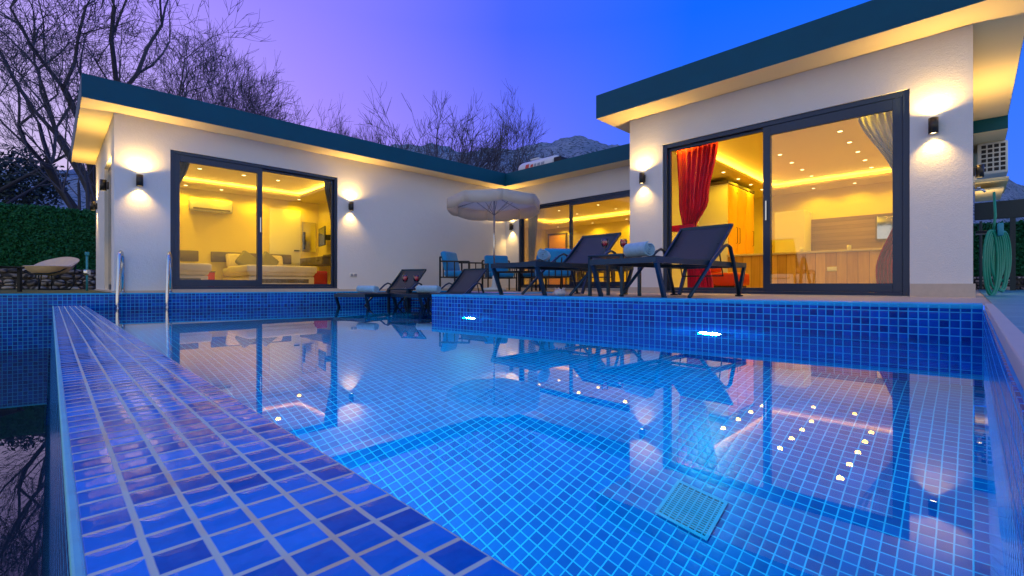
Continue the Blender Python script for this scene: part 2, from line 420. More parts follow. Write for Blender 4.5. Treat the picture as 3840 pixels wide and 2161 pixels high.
# ------------------------------------------------------------------ ground
g = MB()
for x0, y0, x1, y1 in ((-1500, -1500, 1500, -8), (-1500, 18, 1500, 1500), (-1500, -8, -6, 18), (18, -8, 1500, 18)):
    g.poly([(x0, y0), (x1, y0), (x1, y1), (x0, y1)], -.04)
tag(g.build('ground', M['soil']), 'dry brown ground around the villa plot', kind='structure')
g = MB(); g.poly([(RA[0]+.26, -.10), (18, -.10), (18, 18), (-6, 18), (-6, LY(-6)+.1), (RX, LY(RX)+.1), (RX, 4.66), (RB[0]+.3, RB[1]+.04)], -.012)
tag(g.build('terrace', M['travertine']), 'beige stone terrace between pool and villa', kind='structure')
g = MB(); g.poly([(-6, LY(-6)+.22), (.61, LY(.61)+.24), (.61, 15.6), (-6, 15.6)], .004)
tag(g.build('lawn', M['grass']), 'olive lawn strip left of the villa', kind='structure')
g = MB(); g.poly([(-6, -8), (18, -8), (18, -.085), (-6, -.085)], -.004)
tag(g.build('side_deck', M['tealdeck']), 'teal deck to the right of the pool wall', kind='structure')

# hills: one terrain band with the ridge line of the photograph
ridge = [(-3600, .16), (-900, .22), (0, .252), (375, .25), (700, .27), (1000, .28), (1400, .292), (1500, .300), (1620, .303), (1750, .292), (1850, .298), (1950, .295), (2050, .306), (2120, .318), (2190, .324), (2260, .312), (2362, .298), (2700, .27), (3300, .27), (3700, .262), (3770, .240), (3840, .212), (4100, .18), (4700, .14), (8000, .08)]
def ridge_e(px):
    for (a, ea), (b, eb) in zip(ridge, ridge[1:]):
        if a <= px <= b: return ea + (eb-ea)*(px-a)/(b-a)
    return .1
random.seed(5)
g = MB(); na, nr = 420, 26; vs = []
ph = [random.uniform(0, 6.28) for _ in range(12)]
for j in range(nr):
    fr = j/(nr-1)
    for i in range(na):
        th = R(-72) + R(144)*i/(na-1); t = math.tan(th); px = 1920+1729*t
        D = 190 + 190*fr                       # distance along the view direction of the middle
        lat = D*t; e = ridge_e(px)
        hgt = e*(380)*(fr**.75)
        hgt += (math.sin(px*.013+ph[0]+fr*9)+math.sin(px*.037+ph[1]-fr*14)*.6+math.sin(px*.09+ph[2]+fr*21)*.4+random.uniform(-.4, .4))*1.1*(.3+fr)
        vs.append(((D+lat)*q, (D-lat)*q, hgt))
g.add(vs, [(j*na+i, j*na+i+1, (j+1)*na+i+1, (j+1)*na+i) for j in range(nr-1) for i in range(na-1)], True)
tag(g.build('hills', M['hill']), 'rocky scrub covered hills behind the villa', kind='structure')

# ------------------------------------------------------------------ pool
pool = thing('swimming_pool', 'blue mosaic tiled swimming pool in front of the villa', 'swimming pool')
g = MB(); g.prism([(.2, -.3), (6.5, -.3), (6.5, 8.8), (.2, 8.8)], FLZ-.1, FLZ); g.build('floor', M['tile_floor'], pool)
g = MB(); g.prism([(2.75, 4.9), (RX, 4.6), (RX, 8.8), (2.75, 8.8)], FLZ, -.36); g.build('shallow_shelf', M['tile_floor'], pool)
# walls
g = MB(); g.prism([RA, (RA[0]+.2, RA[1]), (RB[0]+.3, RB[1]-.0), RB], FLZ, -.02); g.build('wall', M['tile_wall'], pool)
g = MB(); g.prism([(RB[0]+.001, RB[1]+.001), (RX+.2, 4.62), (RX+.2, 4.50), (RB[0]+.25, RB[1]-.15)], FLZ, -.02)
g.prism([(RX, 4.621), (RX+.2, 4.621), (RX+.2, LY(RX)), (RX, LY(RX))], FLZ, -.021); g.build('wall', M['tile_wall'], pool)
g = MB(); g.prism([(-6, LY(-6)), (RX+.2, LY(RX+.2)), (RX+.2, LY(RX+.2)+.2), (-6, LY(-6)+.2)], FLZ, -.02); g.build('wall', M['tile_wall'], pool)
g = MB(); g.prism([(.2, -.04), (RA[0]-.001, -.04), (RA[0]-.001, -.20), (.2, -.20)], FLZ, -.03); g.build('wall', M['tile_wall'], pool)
# rims
g = MB(); g.prism([(RA[0]-.004, RA[1]), (RA[0]+.27, RA[1]), (RB[0]+.28, RB[1]), (RB[0]-.004, RB[1])], -.026, 0.002); g.build('rim', M['tile_rim'], pool, bevel=.004)
g = MB(); g.prism([(-6, LY(-6)-.004), (RX+.1, LY(RX+.1)-.004), (RX+.1, LY(RX+.1)+.13), (-6, LY(-6)+.13)], -.02, 0.0); g.build('rim', M['tile_rim'], pool, bevel=.004)
g = MB(); g.prism([(RB[0]+.001, RB[1]), (RX+.12, 4.616), (RX+.12, 4.50), (RB[0]+.1, RB[1]-.12)], -.019, 0.0)
g.build('rim', M['tile_rim'], pool)
g = MB(); g.prism([(.1, -.048), (RA[0]+.12, -.048), (RA[0]+.12, -.082), (.1, -.082)], -.03, 0.004); g.build('coping', M['limestone'], pool, bevel=.003)
g = MB(); vs = [(-.035, -.3, BZ-.9), (.323, -.3, BZ-.9), (.323, LY(.323)+.02, BZ-.9), (-.035, LY(-.035)+.02, BZ-.9),
               (.0216, -.3, -.165), (.323, -.3, -.165), (.323, LY(.323)+.02, -.165), (.0216, LY(.0216)+.02, -.165)]
vs = [(x, y, z) for x, y, z in vs]
g.add(vs, [(3,2,1,0),(4,5,6,7),(0,1,5,4),(1,2,6,5),(2,3,7,6),(3,0,4,7)])
ow = g.build('overflow_wall', M['tile_top'], pool, bevel=.004)
for uvd, l in zip(ow.data.uv_layers[0].data, ow.data.loops): uvd.uv[0] -= .0216
g = MB(); g.add([(-.037, LY(0), BZ-.88), (-.037, -.3, BZ-.88), (.0165, -.3, -.178), (.0165, LY(0), -.178), (-.036, LY(0), BZ-.88), (-.036, -.3, BZ-.88), (.0195, -.3, -.178), (.0195, LY(0), -.178)], [(0,1,2,3),(7,6,5,4),(3,2,6,7)])
g.build('outer_face', M['tile_wall'], pool)
MB().box(.0135, -.3, -.1775, .0245, LY(0), -.1630).build('edge_trim', M['rimtrim'], pool, bevel=.003)
g = MB(); g.prism([(-6, -1), (-.02, -1), (-.02, 9), (-6, 9.6)], -1.75, -1.7); g.build('basin_floor', simple('basin_render', (.006, .05, .07), .6), pool)
# pool lamps
def pool_lamp(x, y, nx, ny, z=-.62, power=60, seen=True):
    o = thing('pool_lamp', '', 'pool lamp')
    n = Vector((nx, ny, 0)).normalized(); rz = math.atan2(n.y, n.x)
    o.location = (x, y, z); o.rotation_euler = (0, 0, rz); o["group"] = 'underwater lamps in the pool walls'
    MB().lathe([(.115, 0), (.115, .02), (.085, .03), (.08, .012)], (0, 0, 0), 28, 'x').build('bezel', M['steel'], o)
    MB().lathe([(.08, .014), (.0001, .022)], (0, 0, 0), 28, 'x').build('lens', M['poolglow'], o)
    l = area('bulb', (.06, 0, 0), (1, 0, -.12), power, (.0, .56, 1.0), .16, .16, o)
    l.data.shape = 'DISK'
    if seen:
        h = bpy.data.lights.new('halo', 'POINT'); h.energy = 26; h.color = (.05, .75, 1.0); h.shadow_soft_size = 0
        ho = bpy.data.objects.new('halo', h); C.objects.link(ho); ho.parent = o; ho.location = (.09, 0, .10)
    return o
def onR(y): k = (y-RA[1])/(RB[1]-RA[1]); return RA[0]+(RB[0]-RA[0])*k
POOLP = 30
pool_lamp(onR(1.42), 1.42, -1, -.12, -.60, POOLP)["label"] = 'bright round underwater lamp in the pool wall below the large sliding door'
pool_lamp(onR(3.85), 3.85, -1, -.12, -.60, POOLP)["label"] = 'round underwater lamp in the pool wall below the second deck lounger'
pool_lamp(3.05, LY(3.05), -.27, -1, -.60, POOLP*.6)["label"] = 'round underwater lamp in the far pool wall by the bedroom'
pool_lamp(.325, 2.0, 1, 0, -.60, POOLP)["label"] = 'added unseen fill lamp on the inner side of the overflow wall, nearer one'  # added out of view to brighten the pool floor
pool_lamp(.325, 5.6, 1, 0, -.60, POOLP*1.9)["label"] = 'added unseen fill lamp on the inner side of the overflow wall, farther one'  # added out of view, stronger to lift the far water
# drain grate
dg = thing('drain_grate', 'square slotted plastic drain grate on the pool floor', 'drain grate', (1.945, .855, FLZ+.0035))
dg.scale = (1, 1, .35)
g = MB(); w = .112
for a, b, c, d in ((-w, -w, w, -w+.014), (-w, w-.014, w, w), (-w, -w+.014, -w+.014, w-.014), (w-.014, -w+.014, w, w-.014)): g.box(a, b, 0, c, d, .012)
M['grate'] = simple('grate_plastic', (.02, .36, .50), .6)
g.build('frame', M['grate'], dg)
g = MB()
for k in range(1, 17):
    x = -w+.014+(2*w-.028)*k/17; g.box(x-.003, -w+.014, .001, x+.003, w-.014, .009)
for k in range(1, 8):
    y = -w+(2*w)*k/8; g.box(-w+.014, y-.003, 0.0005, w-.014, y+.003, .010)
g.build('grid', M['grate'], dg)
g = MB(); g.box(-w+.01, -w+.01, -.003, w-.01, w-.01, 0); g.build('well', simple('drain_well', (.0, .04, .05), .8), dg)
# water
g = MB(); g.poly([(.323, -.041), (RA[0]+.001, -.041), RB, (RB[0]+.01, RB[1]+.001), (RX+.001, 4.62), (RX+.001, LY(RX)+.001), (.323, LY(.323)+.001)], WZ)
tag(g.build('water', M['water']), 'still blue water filling the pool', kind='structure')
g = MB(); g.poly([(-6, -3), (-.02, -3), (-.02, LY(-.02)+.001), (-6, LY(-6)+.001)], BZ)
tag(g.build('water', M['water2']), 'dark water in the lower overflow basin on the left', kind='structure')

# ------------------------------------------------------------------ villa
villa = thing('villa', 'white single storey villa with dark flat roofs and lit sliding doors', 'villa')
def wall_y(y0, y1, x0, x1, z0, z1, ops, name='wall', m=None):    # wall running along X with openings (xa, xb, za, zb)
    g = MB(); x = x0
    for a, b, za, zb in ops:
        g.box(x, y0, z0, a, y1, z1)
        if zb < z1: g.box(a, y0, zb, b, y1, z1)
        if za > z0: g.box(a, y0, z0, b, y1, za)
        x = b
    g.box(x, y0, z0, x1, y1, z1); return g.build(name, m or M['plaster'], villa)
def wall_x(x0, x1, y0, y1, z0, z1, ops, name='wall', m=None):
    g = MB(); y = y0
    for a, b, za, zb in ops:
        g.box(x0, y, z0, x1, a, z1)
        if zb < z1: g.box(x0, a, zb, x1, b, z1)
        if za > z0: g.box(x0, a, z0, x1, b, za)
        y = b
    g.box(x0, y, z0, x1, y1, z1); return g.build(name, m or M['plaster'], villa)
# bedroom wing (left)
LX0, LYF = .622, 8.46
lo_ = (1.259, 3.817, .045, 2.135)
wall_y(LYF, LYF+.16, LX0, 8.24, -.012, 2.515, [lo_])
wall_x(LX0, LX0+.16, LYF+.161, 12.1, -.012, 2.515, [(8.87, 10.1, .03, 2.02)])
# middle wing
MX = 8.24
wall_x(MX, MX+.16, 3.9, LYF, -.012, 2.515, [(4.4, 8.005, .04, 2.03)])
# living wing (right)
RXF = 6.5; ro = (.480, 3.30, -.006, 2.216)
wall_x(RXF, RXF+.16, 0.0, 3.854, -.012, 2.715, [ro])
wall_y(3.694, 3.854, RXF+.161, MX-.001, -.012, 2.715, [])
wall_y(0.0, .16, RXF+.161, 13.8, -.012, 2.50, [])
g = MB(); g.box(RXF+.161, .002, 2.50, 10.3, .158, 2.715); g.build('wall', M['plaster'], villa)
# plinths
g = MB(); g.box(RXF-.018, -.018, -.012, RXF-.001, ro[0]-.005, .125); g.box(RXF-.018, ro[1]+.005, -.012, RXF-.001, 3.872, .075)
g.box(RXF, -.018, -.012, 13.8, -.001, .125); g.build('plinth', M['limestone'], villa)
g = MB(); g.box(LX0-.02, LYF-.02, -.012, lo_[0], LYF-.001, .03); g.box(lo_[0], LYF-.05, -.012, lo_[1], LYF-.001, .044); g.box(lo_[1], LYF-.02, -.012, MX, LYF-.001, .03)
g.box(LX0-.02, LYF, -.012, LX0-.001, 12.1, .03); g.build('plinth', M['limestone'], villa)
g = MB(); g.box(MX-.02, 3.9, -.012, MX-.001, LYF, .035); g.build('plinth', M['limestone'], villa)
g = MB(); g.box(RXF-.06, ro[0], -.012, RXF+.16, ro[1], -.006); g.build('door_sill', M['limestone'], villa)
# roofs
def roof(pts, z0, zf, name='roof'):
    r = MB().prism(pts, z0+.004, zf).build(name, M['fascia'], villa)
    s = MB(); n = len(pts); cx = sum(p[0] for p in pts)/n; cyy = sum(p[1] for p in pts)/n
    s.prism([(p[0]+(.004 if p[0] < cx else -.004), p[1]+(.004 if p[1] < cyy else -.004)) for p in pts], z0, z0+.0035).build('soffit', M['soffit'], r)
    return r
roof([(6.06, -.38), (10.4, -.38), (10.4, 4.19), (6.06, 4.19)], 2.72, 3.085)
roof([(.275, 8.06), (7.84, 8.06), (7.84, 12.45), (.275, 12.45)], 2.517, 2.825)
roof([(7.842, 4.195), (13.9, 4.195), (13.9, 12.45), (7.842, 12.45)], 2.517, 2.824)
roof([(10.402, -.38), (13.9, -.38), (13.9, 0.0), (10.402, 0.0)], 2.517, 2.823)
roof([(10.402, 0.001), (13.9, 0.001), (13.9, 4.194), (10.402, 4.194)], 2.63, 2.822)

# sliding doors -----------------------------------------------------
def sliding_x(name, y, x0, x1, z0, z1, split, framed, fr=.05, st=.07, top=.1, bot=.11, glass=('pane', 'pane'), handle=True):
    """door in a wall that runs along X, seen from -Y; framed: 0 = left leaf is the front leaf"""
    d = thing(name, None, None); del_cat(d); d.parent = villa
    g = MB(); g.box(x0, y+.02, z0, x0+fr, y+.12, z1); g.box(x1-fr, y+.02, z0, x1, y+.12, z1)
    g.box(x0+fr, y+.02, z1-fr, x1-fr, y+.12, z1); g.box(x0+fr, y+.02, z0, x1-fr, y+.12, z0+.035); g.build('frame', M['frame'], d, bevel=.004)
    lv = [(x0+fr, split+st/2), (split-st/2, x1-fr)]
    for k, (a, b) in enumerate(lv):
        yy = y+.03 if k == framed else y+.075
        front = k == framed
        s_, t_, b_ = (st, top, bot) if front else (.035, .04, .045)
        g = MB(); za, zb = z0+.036, z1-fr-.001
        g.box(a, yy, za, a+s_, yy+.038, zb); g.box(b-s_, yy, za, b, yy+.038, zb)
        g.box(a+s_, yy, zb-t_, b-s_, yy+.038, zb); g.box(a+s_, yy, za, b-s_, yy+.038, za+b_)
        g.build('leaf', M['frame'], d, bevel=.003)
        if glass[k]:
            MB().box(a+s_, yy+.016, za+b_, b-s_, yy+.022, zb-t_).build('pane', M[glass[k]], d)
        if front and handle:
            hx = b-s_/2 if k == 0 else a+s_/2
            MB().box(hx-.008, yy-.03, z0+.95, hx+.008, yy-.002, z0+1.2).build('handle', M['steel'], d)
    return d
def del_cat(d):
    for k in ("label", "category"):
        if k in d: del d[k]
def rot_to_x(o, x):
    """turn a door built along X at y=0 into one along Y facing -X: (a, b) -> (x+b, -a)"""
    o.rotation_euler = (0, 0, R(-90)); o.location = (x, 0, 0)
sliding_x('sliding_door', LYF, lo_[0], lo_[1], lo_[2], lo_[3], 2.49, 0)
d = sliding_x('sliding_door', 0, -ro[1], -ro[0], ro[2], ro[3], -1.885, 1, fr=.06, st=.085, top=.12, bot=.10, glass=(None, 'pane_r')); rot_to_x(d, RXF)
d = sliding_x('sliding_door', 0, -8.005, -4.4, .04, 2.03, -6.42, 1, fr=.05, st=.05, top=.08, bot=.1); rot_to_x(d, MX)
g = MB(); g.box(LX0+.05, 8.871, .031, LX0+.11, 10.099, 2.019); dk = g.build('side_door', M['frame'], villa)
MB().box(LX0+.046, 8.95, .12, LX0+.049, 10.02, 1.95).build('pane', M['screen'], dk)

# wall sockets
sk = thing('wall_socket', 'double power socket with dark covers on the white wall by the bedroom door', 'socket', (4.13, LYF, .30))
MB().rbox(-.075, -.012, -.04, .075, 0, .04, .006).build('plate', M['ceramic'], sk)
for sx in (-.034, .034): MB().rbox(sx-.027, -.018, -.026, sx+.027, -.0125, .026, .004).build('cover', M['grey_paint'], sk)

# ------------------------------------------------------------------ wall lamps
def sconce(x, y, z, nx, ny, label, p=24.):
    o = thing('wall_lamp', label, 'wall lamp', (x, y, z), math.atan2(ny, nx), 'up and down wall lamps on the villa')
    MB().rbox(.0, -.03, -.055, .02, .03, .055, .004).build('back_plate', M['lampblack'], o)
    MB().lathe([(.030, -.080), (.040, -.080), (.040, .080), (.030, .080), (.030, -.080)], (.062, 0, 0), 24).build('body', M['lampblack'], o)
    for s in (-1, 1):
        MB().lathe([(.0001, s*.070), (.029, s*.070)], (.062, 0, 0), 20).build('lens', M['glow'], o)
        spot('bulb', (.062, 0, s*.083), (-.05, 0, s), p, (1, .60, .16), R(108), 1.0, o, .010)
    spot('bulb', (.085, 0, .086), (.35, 0, 1), p*1.0, (1, .60, .16), R(165), .5, o, .012)  # extra wide spot added to light the soffit
    return o
sconce(RXF, .29, 1.755, -1, 0, 'wall lamp on the white pillar right of the large sliding door')
sconce(RXF, 3.61, 1.755, -1, 0, 'wall lamp on the white pillar left of the red curtain')
sconce(4.06, LYF, 1.61, 0, -1, 'wall lamp right of the bedroom door above the socket')
sconce(.895, LYF, 1.60, 0, -1, 'wall lamp left of the bedroom door at the corner of the villa')
sconce(LX0, 9.30, 1.62, -1, 0, 'wall lamp on the side wall round the left corner, nearer one')
sconce(LX0, 11.75, 1.60, -1, 0, 'small far wall lamp on the side wall in front of the green fence')
sconce(MX, 8.22, 1.57, -1, 0, 'wall lamp beneath the parasol beside the middle door')
sconce(8.6, 0.0, 1.6, 0, -1, 'wall lamp on the right side wall above the garden hose', 40)

# ------------------------------------------------------------------ rooms
WARM = (1, .60, .012); DLP = 3.8
def room(x0, x1, y0, y1, zf, zr, zt, tx0, tx1, ty0, ty1, walls, closed=True):
    MB().box(x0, y0, zf-.02, x1, y1, zf).build('room_floor', M['innerfloor'], villa)
    g = MB()
    for a, b, c, d in ((x0, y0, x1, ty0), (x0, ty1, x1, y1), (x0, ty0, tx0, ty1), (tx1, ty0, x1, ty1)):
        if c-a > .001 and d-b > .001: g.box(a, b, zr, c, d, zr+.05)
    g.box(tx0-.3, ty0-.3, zt, tx1+.3, ty1+.3, zt+.03)
    ce = g.build('room_ceiling', M['innerceil'], villa)
    g = MB(); e = .28
    g.box(tx0-e-.02, ty0-e, zr+.05, tx0-e, ty1+e, zt); g.box(tx1+e, ty0-e, zr+.05, tx1+e+.02, ty1+e, zt)
    g.box(tx0-e, ty0-e-.02, zr+.05, tx1+e, ty0-e, zt); g.box(tx0-e, ty1+e, zr+.05, tx1+e, ty1+e+.02, zt)
    g.build('tray_side', M['innerceil'], ce)
    g = MB(); e = .10; w_ = .02
    g.box(tx0-e, ty0-e, zr+.052, tx1+e, ty0-e+w_, zr+.064); g.box(tx0-e, ty1+e-w_, zr+.052, tx1+e, ty1+e, zr+.064)
    g.box(tx0-e, ty0-e+w_, zr+.052, tx0-e+w_, ty1+e-w_, zr+.064); g.box(tx1+e-w_, ty0-e+w_, zr+.052, tx1+e, ty1+e-w_, zr+.064)
    g.build('cove_light', M['led'], ce)
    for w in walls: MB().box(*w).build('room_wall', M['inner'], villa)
def downlight(x, y, z, label, group, p=10.):
    o = thing('downlight', label, 'downlight', (x, y, z), 0, group)
    MB().lathe([(.032, -.001), (.045, -.004), (.045, .0)], (0, 0, 0), 18).build('trim', M['ceramic'], o)
    MB().lathe([(.0001, -.003), (.033, -.003)], (0, 0, 0), 16).build('lens', M['down'], o)
    if p: spot('bulb', (0, 0, -.012), (0, 0, -1), p*DLP, WARM, R(160), .6, o, .045)
# bedroom
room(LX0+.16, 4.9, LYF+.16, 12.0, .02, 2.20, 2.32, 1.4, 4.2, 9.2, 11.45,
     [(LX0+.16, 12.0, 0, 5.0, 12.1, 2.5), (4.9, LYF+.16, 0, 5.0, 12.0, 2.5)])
ord_ = ['first', 'second', 'third', 'fourth', 'fifth', 'sixth']
for i, x in enumerate((2.0, 2.65, 3.4, 4.3)): downlight(x, 11.68, 2.2, f'downlight over the bedroom back wall, {ord_[i]} from the left', 'bedroom ceiling downlights', 9)
for i, y in enumerate((9.1, 10.4)): downlight(4.55, y, 2.2, f'downlight over the television side of the bedroom, {("nearer the door", "nearer the back wall")[i]}', 'bedroom ceiling downlights', 7)
for i, (x, y) in enumerate(((2.0, 10.4), (2.75, 10.4), (3.4, 10.4), (2.3, 9.6))): downlight(x, y, 2.32, f'downlight inside the raised bedroom ceiling tray, {ord_[i]} from the left', 'bedroom ceiling downlights', 8)
# living and kitchen
room(RXF+.16, 13.3, .16, 3.85, -.011, 2.42, 2.56, 6.82, 12.45, .45, 3.42,
     [(13.3, .16, -.01, 13.4, 11.6, 2.5)])
for i, x in enumerate((8.9, 9.7, 10.5, 11.3, 12.1)):
    downlight(x, 1.5, 2.56, f'kitchen tray downlight of the right hand row, {ord_[i]} from the glass', 'kitchen ceiling downlights', 8)
    downlight(x, 2.57, 2.56, f'kitchen tray downlight of the middle row, {ord_[i]} from the glass', 'kitchen ceiling downlights', 8)
for i, x in enumerate((8.9, 9.75, 10.6, 11.4, 12.2)):
    downlight(x, 3.62, 2.42, f'downlight above the tall cabinet, {ord_[i]} from the glass', 'kitchen ceiling downlights', 7)
for i, y in enumerate((1.0, 1.9, 2.7)):
    downlight(12.9, y, 2.42, f'downlight over the kitchen back wall, {ord_[i]} from the right', 'kitchen ceiling downlights', 8)
for i, y in enumerate((.9, 2.3, 3.1)):  # extra row, added out of view to light the curtains
    downlight(6.72, y, 2.42, f'added unseen downlight in the ceiling edge just inside the large sliding door, {ord_[i]} from the right', 'kitchen ceiling downlights', 12)
# dining room behind the middle door
MB().box(MX+.17, 3.852, 2.42, 13.3, 4.34, 2.47).build('room_ceiling', M['innerceil'], villa)
MB().box(MX+.17, 4.341, 2.19, 13.3, 4.358, 2.47).build('room_wall', M['inner'], villa)
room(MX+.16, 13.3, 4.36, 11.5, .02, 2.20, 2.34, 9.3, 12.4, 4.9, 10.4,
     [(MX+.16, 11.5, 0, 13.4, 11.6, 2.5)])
for i, x in enumerate((9.9, 10.8, 11.7)):
    for j, y in enumerate((6.0, 7.4, 8.8)):
        downlight(x, y, 2.34, f'dining room tray downlight, {ord_[i]} row from the glass, {ord_[j]} from the right', 'dining room ceiling downlights', 8)
MB().box(MX+.17, 3.852, 0, 13.3, 4.359, .019).build('room_floor', M['innerfloor'], villa)
for i, y in enumerate((5.2, 6.5, 7.8, 9.1, 10.6)):
    downlight(12.95, y, 2.2, f'downlight over the dining room back wall, {ord_[i]} from the right', 'dining room ceiling downlights', 9)

# furniture: bedroom
def bed(x0, x1, yf, yb, label, grp='beds in the bedroom'):
    w = x1-x0; o = thing('bed', label, 'bed', ((x0+x1)/2, yb, .02), 0, grp); L = yb-yf; h = w/2
    MB().rbox(-h, -L, .05, h, -.05, .26, .02).build('base', M['linen'], o)
    MB().rbox(-h+.12, -L-.012, .13, h-.12, -L+.01, .21, .006).build('base_panel', M['greywood'], o)
    MB().rbox(-h-.02, -L-.02, .262, h+.02, -.08, .46, .06, 3).build('mattress', M['linen'], o)
    MB().rbox(-h-.05, -L-.05, .33, h+.05, -L*.32, .485, .04, 3).build('duvet', M['linen'], o)
    MB().rbox(-h-.22, -.06, .60, h+.22, -.005, .83, .015).build('headboard', M['greywood'], o)
    for k, sx in enumerate((-.35, .35)):
        if w < 1.2 and k: continue
        cx = sx*w/1.5 if w >= 1.2 else 0
        p = MB().rbox(-.26, -.06, -.17, .26, .06, .17, .06, 3).build('pillow', M['pattern'], o); p.location = (cx*1.15, -.20, .63); p.rotation_euler = (R(-20), 0, 0)
        p = MB().rbox(-.2, -.055, -.2, .2, .055, .2, .055, 3).build('pillow', M['olive'], o); p.location = (cx*.75, -.36, .62); p.rotation_euler = (R(-24), R(38), 0)
    return o
bed(2.72, 3.98, 9.95, 11.95, 'double bed with olive cushions and white linen in the bedroom')
bed(1.25, 2.05, 9.95, 11.95, 'narrow single bed at the left edge of the bedroom window')
ns = thing('stool', 'red leather cube stool beside the foot of the double bed', 'stool', (4.22, 10.4, .02))
MB().rbox(-.17, -.17, 0.02, .17, .17, .40, .03, 3).build('seat', M['red_leather'], ns)
MB().box(-.14, -.14, 0, .14, .14, .02).build('base', M['black'], ns)
ns = thing('bedside_table', 'small red bedside table between the two beds', 'bedside table', (2.36, 11.7, .02))
MB().rbox(-.14, -.15, .04, .14, .15, .36, .01).build('cabinet', M['red_leather'], ns); MB().box(-.15, -.16, .361, .15, .16, .38).build('top', M['greywood'], ns)
def split_ac(name, x, y, z, label, w=.80, rz=0):
    o = thing(name, label, 'air conditioner', (x, y, z), rz)
    MB().rbox(-w/2, -.2, 0, w/2, 0, .27, .03, 3).build('casing', M['ceramic'], o)
    MB().box(-w/2+.05, -.203, .02, w/2-.05, -.1995, .06).build('air_vent', M['greywood'], o)
    return o
split_ac('air_conditioner', 2.50, 11.99, 1.72, 'white split air conditioner high on the bedroom back wall')
dr = thing('interior_door', 'white interior door with metal handle in the bedroom back wall', 'door', (4.08, 11.995, .02))
MB().rbox(-.36, -.04, 0, .36, -.002, 1.95, .004).build('door_leaf', M['white_door'], dr); MB().box(.2, -.08, .93, .32, -.045, .955).build('handle', M['black'], dr)
mr = thing('wall_mirror', 'tall frameless mirror on the bedroom wall beside the television', 'mirror', (4.66, 11.995, .95))
MB().box(-.17, -.02, 0, .17, -.002, .75).build('frame', M['steel'], mr); MB().box(-.155, -.024, .015, .155, -.0205, .735).build('mirror_glass', simple('mirror_silver', (.8, .8, .78), .05, metal=1.), mr)
tv = thing('television', 'flat television on a bracket on the right bedroom wall', 'television', (4.66, 11.15, 1.05), R(-12))
MB().rbox(-.03, -.38, 0, .0, .38, .45, .008).build('casing', M['black'], tv); MB().box(-.034, -.365, .015, -.0305, .365, .435).build('screen', M['screen'], tv)
MB().box(0.0, -.03, .15, .24, .03, .28).build('bracket', M['black'], tv)
dr = thing('drawer_unit', 'wall hung dark drawer unit under the bedroom television', 'drawer unit', (4.65, 11.2, .58))
MB().rbox(-.25, -.68, 0, .24, .68, .19, .006).build('cabinet', M['greywood'], dr)
for k in range(3): MB().box(-.268, -.66+.44*k, .015, -.2505, -.24+.44*k, .175).build('drawer', M['greywood'], dr); 
for k in range(3): MB().box(-.285, -.50+.44*k, .09, -.269, -.40+.44*k, .10).build('handle', M['black'], dr)
MB().box(-.25, -2.0, .19, .24, -.68, .215).build('shelf', M['greywood'], dr)
def curtain(name, label, m, pts, z0, z1, prof, plane='y', off=0., folds=9, tie=None, m2=None, zc=None):
    """prof: list of (z fraction, left, right) edges along the rail axis"""
    o = thing(name, label, 'curtain', (0, 0, 0)); rows = 26
    def sheet(za, zb, mm, nm):
        g = MB(); n = folds*8; vs = []
        for j in range(rows+1):
            f = za + (zb-za)*j/rows; f_ = f
            for (fa, la, ra), (fb, lb, rb) in zip(prof, prof[1:]):
                if fa <= f_ <= fb:
                    k = (f_-fa)/max(1e-6, fb-fa); k = k*k*(3-2*k); l = la+(lb-la)*k; r = ra+(rb-ra)*k; break
            z = z0+(z1-z0)*f
            for i in range(n+1):
                u = i/n; a = l+(r-l)*u; wv = math.sin(u*folds*2*math.pi+1.3*math.sin(u*7))*.028*(1+.5*math.sin(u*23))+.008*math.sin(u*60+f*9)
                vs.append((a, off+wv, z) if plane == 'y' else (off+wv, a, z))
        g.add(vs, [(j*(n+1)+i, j*(n+1)+i+1, (j+1)*(n+1)+i+1, (j+1)*(n+1)+i) for j in range(rows) for i in range(n)], True)
        ob = g.build(nm, mm, o); sd = ob.modifiers.new('s', 'SOLIDIFY'); sd.thickness = .004
    if zc: sheet(0, zc, m, 'drape'); sheet(zc, 1, m2, 'reflection_drape')
    else: sheet(0, 1, m, 'drape')
    if tie: MB().box(*tie).build('tieback', m, o)
    return o
curtain('curtain', 'red curtain gathered by a tieback at the left of the large sliding door', M['curtain'], None, .01, 2.18,
        [(0, 3.02, 2.58), (.38, 3.0, 2.86), (.47, 3.02, 2.90), (1, 3.22, 2.52)][:0] or [(0, 3.05, 2.66), (.30, 3.06, 2.76), (.43, 3.12, 2.93), (.62, 3.18, 2.74), (1, 3.22, 2.60)],
        plane='x', off=RXF+.30, tie=(RXF+.25, 2.93, .93, RXF+.35, 3.28, 1.02))
curtain('curtain', 'red curtain, sky reflection painted on its pale top, tied back at the right edge of the large sliding door', M['curtain'], None, .01, 2.18,
        [(0, .78, .50), (.12, .80, .50), (.45, .60, .48), (.60, .64, .48), (1, .98, .50)], plane='x', off=RXF+.28, zc=.45, m2=M['sky_sheen'])  # upper sheet carries the painted sky reflection, the curtain itself is red
curtain('curtain', 'grey curtain swept to the left edge of the bedroom door', M['grey_curtain'], None, .04, 2.10,
        [(0, 1.20, 1.27), (.48, 1.20, 1.28), (.65, 1.22, 1.34), (1, 1.28, 1.56)], off=LYF+.30, folds=5)
curtain('curtain', 'grey curtain swept to the right edge of the bedroom door', M['grey_curtain'], None, .04, 2.10,
        [(0, 3.85, 3.91), (.45, 3.85, 3.91), (.6, 3.83, 3.91), (1, 3.70, 3.84)], off=LYF+.30, folds=5)
curtain('curtain', 'dark curtain hanging at the left edge of the middle door', M['grey_curtain'], None, .03, 2.02,
        [(0, 7.90, 7.80), (1, 7.95, 7.62)], plane='x', off=MX+.28, folds=5)
